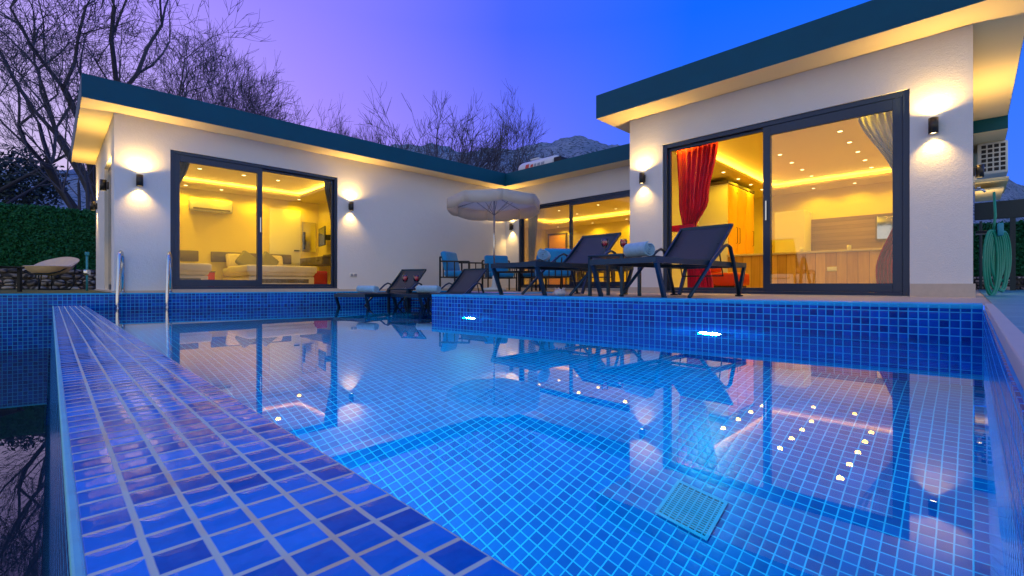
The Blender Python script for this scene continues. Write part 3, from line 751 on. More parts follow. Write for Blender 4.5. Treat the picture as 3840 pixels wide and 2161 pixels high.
# furniture: kitchen
cb = thing('tall_cabinet', 'tall cabinet with honey coloured doors and white side in the kitchen', 'cabinet', (10.17, 3.69, 0))
MB().rbox(0, .001, 0, 1.62, .62, 2.27, .004).build('carcass', M['white_door'], cb)
MB().box(-.02, -.02, 2.272, 1.65, .64, 2.33).build('cornice', M['greywood'], cb)
for k in range(3):
    dd = MB().rbox(.02+.53*k, -.02, .08, .53+.53*k, 0.0, 2.25, .004).build('door', M['orange'], cb)
    hx = .44+.53*k if k != 1 else .60
    MB().tube([(hx, -.022, 1.02), (hx, -.05, 1.03), (hx, -.05, 1.36), (hx, -.022, 1.37)], .006, 8).build('handle', M['black'], dd)
ct = thing('kitchen_counter', 'long wooden breakfast counter with pale stone top', 'counter', (10.1, 0, 0))
MB().box(0, .3, 0, .55, 3.66, .70).build('front', M['counterwood'], ct)
MB().rbox(-.04, .28, .702, .6, 3.67, .745, .006).build('worktop', M['limestone'], ct)
MB().rbox(-.012, 1.75, .36, -.001, 1.90, .44, .003).build('socket', M['ceramic'], ct)
wc = thing('kitchen_wall_panel', 'wooden panelling strip on the kitchen back wall', 'wall panel', (13.28, 0, 0))
MB().box(0, .2, .85, .018, 3.6, 1.72).build('panelling', M['backwood'], wc)
fg = thing('fridge', 'pale tall fridge behind the kitchen counter', 'fridge', (12.3, 3.05, 0))
MB().rbox(0, -.30, .02, .62, .32, 1.85, .02).build('body', M['white_door'], fg); MB().box(-.02, -.29, 1.2, -.001, .31, 1.84).build('door', M['white_door'], fg); MB().box(-.02, -.29, .05, -.001, .31, 1.19).build('door', M['white_door'], fg)
ov = thing('wall_mirror', 'framed wide mirror on the kitchen back wall', 'mirror', (13.27, 1.15, 1.12))
MB().box(-.02, -.42, 0, 0, .42, .56).build('frame', M['greywood'], ov); MB().box(-.024, -.39, .03, -.0205, .39, .53).build('mirror_glass', simple('mirror_tint', (.55, .55, .52), .06, metal=1.), ov)
sf = thing('sofa', 'dark red sofa behind the curtain in the living room', 'sofa', (8.75, 3.25, -.01))
MB().rbox(-.35, -.35, .1, .35, .35, .34, .05, 3).build('seat', M['red_leather'], sf); MB().rbox(-.35, .15, .341, .35, .35, .50, .05, 3).build('backrest', M['red_leather'], sf)
MB().box(-.3, -.3, 0, .3, .3, .1).build('base', M['black'], sf)
for i, (y, lab) in enumerate(((1.6, 'small tumbler on the kitchen worktop, nearer the right'), (2.35, 'small tumbler on the kitchen worktop, nearer the left'))):
    o = thing('tumbler', lab, 'tumbler', (10.3, y, .745)); MB().lathe([(.0001, 0), (.03, 0), (.035, .09), (.031, .09), (.027, .006), (.0001, .006)]).build('glass', M['ceramic'], o)
# dining room
dr = thing('interior_door', 'brown framed door in the dining room back wall', 'door', (13.29, 10.9, .02))
g = MB(); g.box(-.04, -.45, 0, 0, -.39, 2.0); g.box(-.04, .39, 0, 0, .45, 2.0); g.box(-.04, -.39, 1.94, 0, .39, 2.0); g.build('frame', M['greywood'], dr)
MB().box(-.02, -.389, 0, -.002, .389, 1.939).build('door_leaf', M['orange'], dr)
hc = split_ac('air_conditioner', 13.29, 5.6, 1.75, 'white split air conditioner on the dining room back wall', .8, R(-90))
dt = thing('dining_table', 'wooden dining table seen through the middle door', 'table', (10.6, 6.9, .02))
MB().rbox(-.9, -.5, .70, .9, .5, .74, .01).build('top', M['counterwood'], dt)
for sx in (-.82, .82):
    for sy in (-.42, .42): MB().box(sx-.035, sy-.035, 0, sx+.035, sy+.035, .7).build('leg', M['greywood'], dt)
def dchair(x, y, rz, lab, root=[None]):
    if root[0] is None:
        o = thing('dining_chair', lab, 'chair', (x, y, .02), rz, 'chairs around the dining table'); root[0] = o
        MB().rbox(-.21, -.21, .43, .21, .21, .48, .02).build('seat', M['olive'], o); MB().rbox(-.2, .18, .50, .2, .215, .92, .02).build('backrest', M['olive'], o)
        for a in (-.18, .18):
            for b in (-.18, .18): MB().box(a-.018, b-.018, 0, a+.018, b+.018, .43).build('leg', M['greywood'], o)
        return o
    return dup(root[0], (x, y, .02), rz, lab)
dchair(9.5, 6.9, R(90), 'dining chair at the glass end of the dining table'); dchair(10.2, 6.2, R(180), 'dining chair on the right side of the dining table, nearer the glass')
dchair(11.0, 6.2, R(180), 'dining chair on the right side of the dining table, farther from the glass'); dchair(10.2, 7.6, 0, 'dining chair on the left side of the dining table, nearer the glass')
dchair(11.0, 7.6, 0, 'dining chair on the left side of the dining table, farther from the glass')

# ------------------------------------------------------------------ sun loungers
def make_lounger(label, grp, Lg=1.86, W=.70, wb=.60, back=42, bh=.62, seat=.345):
    """foot edge centre at the origin, head towards +x"""
    o = thing('sun_lounger', label, 'sun lounger', (0, 0, 0), 0, grp)
    h = W/2; z = seat; hx = Lg*.62; hb = wb/2
    g = MB()
    for s in (-1, 1): g.bar((0, s*h, z), (Lg, s*h, z), .026, .05)
    g.bar((0.013, -h+.013, z), (0.013, h-.013, z), .026, .05); g.bar((Lg-.013, -h+.013, z), (Lg-.013, h-.013, z), .026, .05); g.bar((hx, -h+.013, z-.01), (hx, h-.013, z-.01), .02, .03)
    g.build('frame', M['lounger'], o)
    g = MB(); n = 10; vs = []
    for i in range(n+1):
        x = .03+(hx-.03)*i/n; sag = -.010*math.sin(math.pi*i/n)
        for j in range(7): u = j/6*2-1; vs.append((x, u*(h-.02), z+.027+sag+.012*abs(u)**3))
    g.add(vs, [(i*7+j, (i+1)*7+j, (i+1)*7+j+1, i*7+j+1) for i in range(n) for j in range(6)], True)
    st = g.build('seat', M['fabric'], o); sd = st.modifiers.new('s', 'SOLIDIFY'); sd.thickness = .008
    a = R(back); bx, bz = hx+.02, z+.03; ex, ez = bx+bh*math.cos(a), bz+bh*math.sin(a)
    g = MB(); vs = []
    for i in range(n+1):
        f = i/n; sag = .02*math.sin(math.pi*f)
        for j in range(5): u = j/4*2-1; vs.append((bx+(ex-bx)*f+sag*math.sin(a), u*(hb-.01), bz+(ez-bz)*f-sag*math.cos(a)))
    g.add(vs, [(i*5+j, (i+1)*5+j, (i+1)*5+j+1, i*5+j+1) for i in range(n) for j in range(4)], True)
    bk = g.build('backrest', M['fabric'], o); sd = bk.modifiers.new('s', 'SOLIDIFY'); sd.thickness = .010
    g = MB()
    for s in (-1, 1): g.bar((bx, s*hb, bz-.006), (ex, s*hb, ez-.006), .022, .03)
    g.bar((ex, -hb-.011, ez), (ex, hb+.011, ez), .03, .03); g.build('backrest_frame', M['lounger'], bk)
    g = MB(); px_ = bx+bh*.55*math.cos(a)
    g.tube([(px_, -hb+.06, bz+bh*.55*math.sin(a)-.02), (px_+.12, -hb+.06, z-.12), (px_+.12, hb-.06, z-.12), (px_, hb-.06, bz+bh*.55*math.sin(a)-.02)], .010, 6); g.build('backrest_stay', M['black'], o)
    for s in (-1, 1):                                   # splayed foot legs
        MB().bar((.03, s*h, z-.02), (.16, s*(h+.0), .004), .030, .04).build('leg', M['lounger'], o)
    for s in (-1, 1):                                   # armrest loops that run down to the ground
        y = s*(h+.035); az = z+.20
        pts = [(hx-.62, y, .01), (hx-.16, y, z+.02), (hx+.08, y, az-.03), (hx+.16, y, az), (hx+.24, y, az-.02), (hx+.32, y, z+.02), (hx+.46, y, .01)]
        MB().tube(pts, .022, 8, flat=.62).build('armrest', M['lounger'], o)
        MB().rbox(hx+.42, y-.03, 0, hx+.50, y+.03, .018, .006).build('rubber_foot', M['black'], o)
    for s in (-1, 1): MB().bar((Lg-.03, s*h, z-.02), (Lg-.18, s*h, .004), .030, .04).build('leg', M['lounger'], o)
    return o
DZ = -.012
lg = make_lounger('dark sun lounger with raised back at the pool edge before the red curtain', 'sun loungers by the pool')
lg.location = (3.72, 2.30, DZ); lg.rotation_euler[2] = R(-4)
dup(lg, (3.60, 3.60, DZ), R(-2), 'dark sun lounger left of the deck table with the two wine glasses')
c1 = dup(lg, (3.02, 6.32, -.36), R(18), 'sun lounger standing in the shallow water before the white wall')
c2 = dup(lg, (3.52, 5.66, -.36), R(6), 'sun lounger standing in the shallow water beside the dark parasol table edge')
c2["label"] = 'sun lounger standing in the shallow water, right of the two glasses of the water table'
for c in (c1, c2): c.scale = (.88, .84, .92)

# ------------------------------------------------------------------ side tables and glasses
def side_table(x, y, z, rz, label, w=.44, h=.46):
    o = thing('side_table', label, 'side table', (x, y, z), rz, 'side tables between the loungers')
    MB().rbox(-w/2, -w/2, h-.025, w/2, w/2, h, .006).build('top', M['lounger'], o)
    for a in (-1, 1):
        for b in (-1, 1): MB().box(a*(w/2-.02)-.016, b*(w/2-.02)-.016, 0, a*(w/2-.02)+.016, b*(w/2-.02)+.016, h-.026).build('leg', M['lounger'], o)
    return o
side_table(4.50, 2.86, DZ, R(3), 'dark square side table on the deck carrying two wine glasses')
side_table(3.88, 6.12, -.36, R(10), 'dark square side table standing in the shallow pool water', .46, .42)
def wine_glass(x, y, z, label, s=1., fill=.6):
    o = thing('wine_glass', label, 'wine glass', (x, y, z), 0, 'glasses of red wine'); o.scale = (s, s, s)
    MB().lathe([(.0001, 0), (.034, .0), (.034, .003), (.006, .008), (.004, .02), (.004, .075), (.012, .085), (.030, .10), (.040, .125), (.041, .15), (.036, .185), (.0345, .185), (.039, .15), (.038, .126), (.028, .103), (.0001, .09)]).build('glass', M['wineglass'], o)
    zt = .098+.055*fill*1.4
    MB().lathe([(.0001, .0925), (.026, .104), (.0365, .126), (.0372, zt), (.0001, zt)]).build('wine', M['wine'], o)
    return o
wine_glass(4.43, 2.945, .448, 'glass of red wine on the deck side table, left one', 1.0, .8)
wine_glass(4.53, 2.765, .448, 'glass of red wine on the deck side table, right one', .95, .95)
wine_glass(3.83, 6.14, .06, 'glass of red wine on the table standing in the water, left one', 1.08, .9)
wine_glass(3.94, 6.00, .06, 'glass of red wine on the table standing in the water, right one', 1.08, .9)

# rolled towels
def towel(x, y, z, rz, label, r=.062, L=.36):
    o = thing('rolled_towel', label, 'towel', (x, y, z), rz, 'rolled towels on the loungers')
    g = MB(); n = 70; turns = 3.2; prof = []
    for k in range(n+1):
        f = k/n; a = f*turns*2*math.pi; rr = .010+(r-.010)*f; prof.append((rr*math.cos(a), rr*math.sin(a)+r))
    m_ = 10; vs = []
    for i in range(m_+1):
        xx = -L/2+L*i/m_; e = .006*math.sin(i*1.7)
        for a, b in prof: vs.append((xx, a*(1+e), b))
    w = n+1
    g.add(vs, [(i*w+k, i*w+k+1, (i+1)*w+k+1, (i+1)*w+k) for i in range(m_) for k in range(n)], True)
    ob = g.build('roll', M['towel'], o); sd = ob.modifiers.new('s', 'SOLIDIFY'); sd.thickness = .009; sd.offset = -1
    return o
towel(3.98, 2.26, DZ+.385, R(71), 'large rolled blue towel on the front lounger of the deck', .074, .30)
towel(3.80, 3.30, DZ+.385, R(34), 'rolled blue towel on the foot of the second deck lounger', .066, .24)
towel(3.22, 6.15, -.36+.355, R(105), 'rolled towel on the left lounger in the shallow water', .055, .36)
towel(3.80, 5.48, -.36+.355, R(102), 'rolled towel on the right lounger in the shallow water', .056, .40)

# sea shell
sh = thing('sea_shell', 'spiky beige sea shell on the pool edge under the lounger', 'sea shell', (3.52, 2.86, .002))
bm = bmesh.new(); bmesh.ops.create_icosphere(bm, subdivisions=3, radius=.05); random.seed(3)
for v in bm.verts:
    n = v.co.normalized(); s = 1+.18*math.sin(9*math.atan2(n.y, n.x)+6*n.z)+random.uniform(-.05, .05); v.co = Vector((n.x*.062*s, n.y*.05*s, n.z*.034*s+.034))
MB().frombm(bm, True).build('body', M['shell'], sh)
g = MB()
for k in range(7):
    a = k*.9; g.tube([(.03*math.cos(a), .03*math.sin(a), .045), (.055*math.cos(a), .05*math.sin(a), .085)], [.009, .002], 6)
g.build('spines', M['shell'], sh)

# ------------------------------------------------------------------ parasol
ps = thing('parasol', 'off white round parasol with scalloped edge over the terrace seats', 'parasol', (6.15, 6.65, DZ))
MB().tube([(0, 0, 0), (.0, 0, 1.93)], .018, 10).build('pole', M['steel'], ps)
MB().lathe([(.0001, .0), (.24, 0), (.24, .05), (.05, .08), (.03, .3), (.0001, .3)]).build('base', M['ceramic'], ps)
n = 8; rr = .93; g = MB(); gv = MB(); rows = 6
for s in range(n):
    a0, a1 = 2*math.pi*s/n+.2, 2*math.pi*(s+1)/n+.2; vs = []; m_ = 6
    for i in range(rows+1):
        f = i/rows
        for j in range(m_+1):
            u = j/m_; a = a0+(a1-a0)*u; sc = 1-.05*math.sin(math.pi*u)*f
            vs.append((rr*f*sc*math.cos(a), rr*f*sc*math.sin(a), 1.80+.12*(1-f)**1.0-.012*math.sin(math.pi*u)*f))
    g.add(vs, [(i*(m_+1)+j, (i+1)*(m_+1)+j, (i+1)*(m_+1)+j+1, i*(m_+1)+j+1) for i in range(rows) for j in range(m_)], True)
    vs = []
    for i in range(3):
        for j in range(m_+1):
            u = j/m_; a = a0+(a1-a0)*u; sc = 1-.05*math.sin(math.pi*u); dz = -.118*i*(.88+.12*math.sin(math.pi*u))
            vs.append(((rr*sc+.004)*math.cos(a), (rr*sc+.004)*math.sin(a), 1.80-.012*math.sin(math.pi*u)+dz))
    gv.add(vs, [(i*(m_+1)+j, (i+1)*(m_+1)+j, (i+1)*(m_+1)+j+1, i*(m_+1)+j+1) for i in range(2) for j in range(m_)], True)
cn = g.build('canopy', M['canvas'], ps); sd = cn.modifiers.new('s', 'SOLIDIFY'); sd.thickness = .003
vl = gv.build('valance', M['canvas'], cn); sd = vl.modifiers.new('s', 'SOLIDIFY'); sd.thickness = .003
for s in range(n):
    a = 2*math.pi*s/n+.2
    MB().tube([(.02*math.cos(a), .02*math.sin(a), 1.90), (rr*math.cos(a), rr*math.sin(a), 1.785)], .007, 6).build('rib', M['steel'], ps)
    MB().tube([(.02*math.cos(a), .02*math.sin(a), 1.52), (rr*.5*math.cos(a), rr*.5*math.sin(a), 1.84)], .006, 6).build('strut', M['steel'], ps)
MB().lathe([(.0001, 1.92), (.03, 1.92), (.035, 1.94), (.0001, 1.97)]).build('finial', M['ceramic'], ps)

ps.rotation_mode = 'AXIS_ANGLE'; ps.rotation_axis_angle = (R(-3.5), q, -q, 0)
# ------------------------------------------------------------------ terrace armchairs
def make_armchair(label, grp):
    o = thing('garden_armchair', label, 'armchair', (0, 0, 0), 0, grp); w, d = .31, .31; g = MB()
    for s in (-1, 1):
        g.bar((s*w, -d, 0), (s*w, -d, .56), .028, .028); g.bar((s*w, d, 0), (s*w, d, .66), .028, .028); g.bar((s*w, -d, .56), (s*w, d, .58), .028, .028)
        for k in (-.16, 0, .16): g.bar((s*w, k, .28), (s*w, k, .565), .016, .016)
        g.bar((s*w, -d, .27), (s*w, d, .27), .024, .024)
    g.bar((-w, d, .66), (w, d, .66), .028, .028); g.bar((-w, d, .27), (w, d, .27), .024, .024); g.bar((-w, -d, .27), (w, -d, .27), .024, .024)
    for k in (-.18, -.06, .06, .18): g.bar((k, d, .28), (k, d, .65), .018, .018)
    g.build('frame', M['black'], o)
    MB().rbox(-.27, -.30, .285, .27, .26, .40, .04, 3).build('seat_cushion', M['cushion'], o)
    p = MB().rbox(-.27, -.06, 0, .27, .06, .40, .05, 3).build('back_cushion', M['cushion'], o); p.location = (0, .20, .39); p.rotation_euler = (R(-14), 0, 0)
    return o
grp = 'armchairs around the terrace table'
ac = make_armchair('garden armchair with turquoise cushions left of the parasol pole', grp); ac.location = (5.72, 7.12, DZ); ac.rotation_euler[2] = R(25)
dup(ac, (6.62, 5.55, DZ), R(150), 'garden armchair with turquoise cushions seen from behind before the middle door')
dup(ac, (6.9, 7.3, DZ), R(-30), 'garden armchair just behind the parasol pole')
dup(ac, (7.25, 6.4, DZ), R(-80), 'garden armchair nearest the wall lamp under the parasol')
cf = thing('coffee_table', 'low dark coffee table between the garden armchairs', 'coffee table', (6.55, 6.35, DZ))
MB().rbox(-.32, -.32, .36, .32, .32, .39, .006).build('top', M['black'], cf)
for a in (-.29, .29):
    for b in (-.29, .29): MB().box(a-.015, b-.015, 0, a+.015, b+.015, .36).build('leg', M['black'], cf)

# ------------------------------------------------------------------ pool ladder
ang = math.atan2(-.276, 1)
ld = thing('pool_ladder', 'stainless steel pool ladder with two tall handrails', 'pool ladder', (.93, LY(.93), 0), ang)
for s in (-.27, .27):
    pts = [(s, .16, -.01), (s, .165, .40), (s, .15, .50), (s, .10, .56), (s, .04, .57), (s, -.02, .53), (s, -.055, .45), (s, -.12, .05), (s, -.14, -.06), (s, -.14, -.95)]
    MB().tube(pts, .021, 12).build('handrail', M['steel'], ld)
    MB().lathe([(.022, 0), (.045, 0), (.045, .01), (.022, .016)], (s, .16, -.008), 20).build('flange', M['steel'], ld)
for k in range(3): MB().rbox(-.25, -.18, -.36-.25*k, .25, -.10, -.34-.25*k, .006).build('step', M['steel'], ld)

# ------------------------------------------------------------------ left garden: fence, wall, armchair
fn = thing('hedge_fence', 'tall artificial green hedge fence along the left garden', 'fence', (0, 16, 0))
random.seed(2)
g = MB(); nx, nz = 150, 22; vs = []
for j in range(nz+1):
    for i in range(nx+1): vs.append((-9+17*i/nx, -.09+random.uniform(-.012, .012), .50+1.50*j/nz+(random.uniform(-.02, .03) if j == nz else 0)))
g.add(vs, [(j*(nx+1)+i, j*(nx+1)+i+1, (j+1)*(nx+1)+i+1, (j+1)*(nx+1)+i) for j in range(nz) for i in range(nx)], False)
g.build('leaf_panel', M['hedge'], fn)
g = MB(); g.box(-9, -.04, .5, 8, .02, 1.97); g.build('mesh_panel', M['gate'], fn)
for k in range(8): MB().box(-8.5+2.2*k, .021, -.04, -8.44+2.2*k, .08, 1.98).build('post', M['gate'], fn)
sw = thing('stone_wall', 'low rubble stone wall under the left hedge fence', 'wall', (0, 15.9, 0))
g = MB(); random.seed(8)
MB().box(-9, -.25, -.05, 8, .05, .49).build('core', simple('mortar', (.10, .09, .085), .95, bmp=.5, bscale=20), sw)
def rubble(parent, axis, a0, a1, depth, z0, z1, seed):
    random.seed(seed); g = MB(); z = z0
    while z < z1-.05:
        h = random.uniform(.10, .17); h = min(h, z1-z); a = a0
        while a < a1:
            w = random.uniform(.12, .34)
            bm = bmesh.new(); bmesh.ops.create_icosphere(bm, subdivisions=2, radius=1)
            for v in bm.verts:
                n = v.co; k = 1/max(abs(n.x), abs(n.y), abs(n.z))**.55; k *= random.uniform(.93, 1.05)
                x, y, zz = n.x*k*w*.46, n.y*k*.07, n.z*k*h*.46
                v.co = Vector((a+w/2+x, depth+y, z+h/2+zz)) if axis == 'x' else Vector((depth+y, a+w/2+x, z+h/2+zz))
            g.frombm(bm, True); a += w
        z += h
    return g.build('stones', M['stone'], parent)
rubble(sw, 'x', -3, 1.6, -.26, -.03, .49, 4)
def leaves(parent, axis, a0, a1, depth, z0, z1, n, seed):
    rnd = random.Random(seed); g = MB()
    for k in range(n):
        a, z = rnd.uniform(a0, a1), rnd.uniform(z0, z1); dpt = depth-rnd.uniform(0, .07); s_ = rnd.uniform(.025, .055)
        u = Vector((rnd.uniform(-1, 1), rnd.uniform(-.5, .5), rnd.uniform(-1, 1))).normalized(); v = Vector((rnd.uniform(-1, 1), rnd.uniform(-.8, .2), rnd.uniform(-1, 1))); v = (v-u*v.dot(u)).normalized()
        if axis != 'x': u = Vector((u.y, u.x, u.z)); v = Vector((v.y, v.x, v.z))
        p = Vector((a, dpt, z)) if axis == 'x' else Vector((dpt, a, z))
        g.add([p-u*s_, p+v*s_*.45, p+u*s_, p-v*s_*.45], [(0, 1, 2, 3)])
    o = g.build('leaves', M['leafgreen'], parent); o['kind'] = 'stuff'
leaves(bpy.data.objects['hedge_fence'], 'x', -3.5, 2.2, -.09, .48, 2.02, 16000, 77)

pc = thing('papasan_chair', 'low black metal lounge chair with quilted cream cushion on the lawn', 'armchair', (.03, 13.7, .004), R(-45))
pc.scale = (.78, .78, 1.12)
pr = MB()
for s in (-1, 1):
    pr.tube([(s*.50, .12, .50), (s*.47, .08, .08), (s*.42, .04, .015), (s*.20, -.0, .012)], .016, 8)
    pr.tube([(s*.16, -.20, .012), (s*.13, -.16, .36)], .014, 8)
pr.tube([(-.42, .04, .014), (.42, .04, .014)], .014, 8); pr.tube([(-.48, -.30, .34), (-.50, .12, .49)], .014, 8); pr.tube([(.48, -.30, .34), (.50, .12, .50)], .014, 8)
pr.tube([(-.20, -.20, .012), (.20, -.20, .012)], .014, 8); pr.tube([(-.2, -.0, .012), (-.16, -.2, .012)], .012, 6); pr.tube([(.2, -.0, .012), (.16, -.2, .012)], .012, 6)
pr.tube([(-.48, -.3, .34), (-.25, -.36, .30), (.25, -.36, .30), (.48, -.3, .34)], .014, 8)
pr.build('frame', M['black'], pc)
g = MB(); nr_, na_ = 14, 40
def cush(k, i, off):
    r = k/nr_; a = 2*math.pi*i/na_; c, s_ = math.cos(a), math.sin(a); pw = (abs(c)**3+abs(s_)**3)**(-1/3)
    x, y = .54*r*c*pw, -.04+.44*r*s_*pw
    z = .33+.09*r**2.5+.20*max(0, s_)*r**2
    qz = .02*math.cos(x*14)*math.cos(y*14)*(1-r**3)
    return (x, y, z+(.075*(1-r**5)+qz)*off+.02)
for off in (1, -1):
    vs = [cush(k, i, off) for k in range(nr_+1) for i in range(na_)]
    fs = [(k*na_+i, (k+1)*na_+i, (k+1)*na_+(i+1)%na_, k*na_+(i+1)%na_) for k in range(nr_) for i in range(na_)]
    g.add(vs, fs if off > 0 else [f[::-1] for f in fs], True)
cu = g.build('cushion', M['beige_cushion'], pc)
st = thing('garden_table', 'small black garden table at the left edge beside the cream chair', 'side table', (-.62, 10.3, .004), R(-45))
MB().rbox(-.24, -.24, .36, .24, .24, .385, .006).build('top', M['black'], st)
for a in (-.2, .2):
    for b in (-.2, .2): MB().box(a-.02, b-.02, 0, a+.02, b+.02, .36).build('leg', M['black'], st)
pl = thing('garden_tap_post', 'slim blue garden tap post before the stone wall', 'tap post', (.46, 11.3, .004))
MB().tube([(0, 0, 0), (0, 0, .66)], .016, 8).build('pipe', M['teal'], pl); MB().rbox(-.03, -.03, .64, .03, .03, .70, .01).build('head', M['teal'], pl); MB().rbox(-.05, -.03, .28, .05, .03, .38, .02).build('tap', M['steel'], pl)

# ------------------------------------------------------------------ right side: air conditioner, hose, gate, fence
ou = thing('outdoor_unit', 'white air conditioner outdoor unit on the right side wall under the roof', 'air conditioner', (11.2, -.05, 1.98))
MB().rbox(0, -.36, 0, .8, 0, .54, .02).build('casing', M['ceramic'], ou)
g = MB()
for r_ in range(6):
    for c_ in range(4): g.box(-.004, -.33+.075*c_, .05+.078*r_, -.0005, -.275+.075*c_, .105+.078*r_)
g.build('grille', M['grille'], ou)
MB().box(.05, .0, -.10, .09, .05, .0).build('bracket', M['steel'], ou)
MB().box(.7, .0, -.10, .74, .05, .0).build('bracket', M['steel'], ou)
lw = thing('wall_ledge', 'thin lit canopy ledge on brackets below the outdoor unit', 'ledge', (9.6, -.02, 1.62))
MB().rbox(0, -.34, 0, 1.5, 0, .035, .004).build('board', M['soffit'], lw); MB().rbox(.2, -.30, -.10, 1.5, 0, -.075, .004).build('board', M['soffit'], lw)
MB().box(.7, -.2, -.0745, .73, -.001, -.001).build('bracket', M['steel'], lw)
spot('bulb', (.3, -.1, -.4), (.4, 0, 1), 5, (1, .7, .3), R(130), .6, lw)
hs = thing('garden_hose', 'coiled green garden hose hanging on the right side wall', 'garden hose', (7.6, -.14, 0))
random.seed(11)
for k in range(7):
    w = .16+.02*random.random(); x = -.20+.045*k+random.uniform(-.01, .01); yo = -.012*k; bot = .03+.18*random.random() if k > 1 else .0
    pts = [(x+w*math.sin(a)*.6, yo-.055*math.sin(a)-.02*k*.3, bot+(.72-bot)*(.5+.5*math.cos(a))) for a in [2*math.pi*i/24 for i in range(25)]]
    MB().tube(pts, .0125, 7, cap=False).build('coil', M['hose'], hs)
MB().tube([(-.05, -.02, .70), (.0, -.04, .9), (.08, -.03, 1.18)], .0125, 7).build('feed', M['hose'], hs)
MB().rbox(-.12, -.10, .70, .12, 0.12, .73, .006).build('hanger', M['black'], hs)
MB().rbox(-.16, -.10, .66, -.10, -.05, .80, .01).build('nozzle', M['teal'], hs)
tp = thing('wall_tap', 'metal wall tap above the coiled hose', 'tap', (7.65, -.001, 1.22))
MB().tube([(0, 0, 0), (0, -.07, 0), (0, -.10, -.03)], .012, 8).build('spout', M['steel'], tp); MB().rbox(-.04, -.06, .012, .04, -.03, .03, .004).build('handle', M['steel'], tp)
gt = thing('garden_gate', 'dark metal garden gate with lintel beam beside the villa', 'gate', (14.0, 0, 0))
g = MB(); g.box(0, -6, 1.50, .12, -.02, 1.86); g.build('lintel', M['gate'], gt)
MB().box(0.01, -.62, -.04, .11, -.54, 1.499).build('post', M['gate'], gt)
MB().box(0.01, -3.62, -.04, .11, -3.54, 1.499).build('post', M['gate'], gt)
dk = MB().rbox(-.9, -.13, .02, -.02, -.09, 1.38, .004).build('door', M['gate'], gt); MB().box(-.6, -.17, .65, -.5, -.131, .69).build('handle', M['steel'], dk)
fn = thing('hedge_fence', 'artificial green hedge fence at the right edge behind the gate', 'fence', (16, 0, 0))
g = MB(); nx, nz = 70, 18; vs = []
for j in range(nz+1):
    for i in range(nx+1): vs.append((-.05+random.uniform(-.012, .012), .3-7*i/nx, .32+1.26*j/nz))
g.add(vs, [(j*(nx+1)+i, j*(nx+1)+i+1, (j+1)*(nx+1)+i+1, (j+1)*(nx+1)+i) for j in range(nz) for i in range(nx)], False)
g.build('leaf_panel', M['hedge'], fn)
MB().box(0, -6.7, .3, .04, .3, 1.56).build('mesh_panel', M['gate'], fn)
sw = thing('stone_wall', 'low rubble stone wall under the right hedge fence', 'wall', (15.9, 0, 0))
MB().box(-.1, -6.7, -.05, .14, .3, .31).build('core', simple('mortar_b', (.10, .09, .085), .95, bmp=.5, bscale=20), sw)
rubble(sw, 'y', -2.2, .2, -.13, -.04, .31, 9)
leaves(fn, 'y', -2.4, .3, -.05, .30, 1.60, 7000, 78)

# ------------------------------------------------------------------ solar water heater on the roof
sl = thing('water_heater', 'white solar water tank with red mark lying on the middle roof', 'water heater', (9.9, 8.75, 2.824))
MB().lathe([(.0001, -.70), (.16, -.70), (.235, -.66), (.25, -.6), (.25, .6), (.235, .66), (.16, .70), (.0001, .70)], (0, 0, .62), 32, 'y').build('tank', M['ceramic'], sl)
g = MB(); g.box(-.02, .27, 0, .02, .31, .40); g.box(-.02, -.31, 0, .02, -.27, .40); g.box(.3, .27, 0, .34, .31, .40); g.box(.3, -.31, 0, .34, -.27, .40); g.build('stand', M['steel'], sl)
g = MB(); g.add([(-1.1, -.75, .02), (-.1, -.75, .38), (-.1, .75, .38), (-1.1, .75, .02), (-1.1, -.75, -.0), (-.1, -.75, .34), (-.1, .75, .34), (-1.1, .75, -.0)], [(0,1,2,3),(7,6,5,4),(0,4,5,1),(1,5,6,2),(2,6,7,3),(3,7,4,0)]).build('collector', M['screen'], sl)
tk = MB()
def arc_patch(y0, y1, z0, z1, m, nm):
    g = MB(); vs = []
    for i in range(7):
        z = z0+(z1-z0)*i/6; x = -math.sqrt(max(0, .252**2-(z-.62)**2))-.002; vs += [(x, y0, z), (x, y1, z)]
    g.add(vs, [(2*i, 2*i+1, 2*i+3, 2*i+2) for i in range(6)]); g.build(nm, m, sl)
arc_patch(.22, .36, .60, .74, M['red_paint'], 'emblem')
for k, (a, b) in enumerate(((.06, .16), (-.06, .02), (-.20, -.10), (-.36, -.24))): arc_patch(a, b, .63, .71, M['red_paint'] if k < 1 else M['grey_paint'], 'lettering')
MB().rbox(-.28, -.96, .50, .28, -.72, .74, .02).build('valve_box', M['black'], sl)
cp = thing('roof_vent', 'pale square vent pipe on the roof beside the solar tank', 'vent', (10.3, 9.2, 2.824))
MB().box(-.13, -.13, 0, .13, .13, 1.0).build('shaft', M['ceramic'], cp); MB().box(-.16, -.16, 1.001, .16, .16, 1.04).build('cap', M['ceramic'], cp)

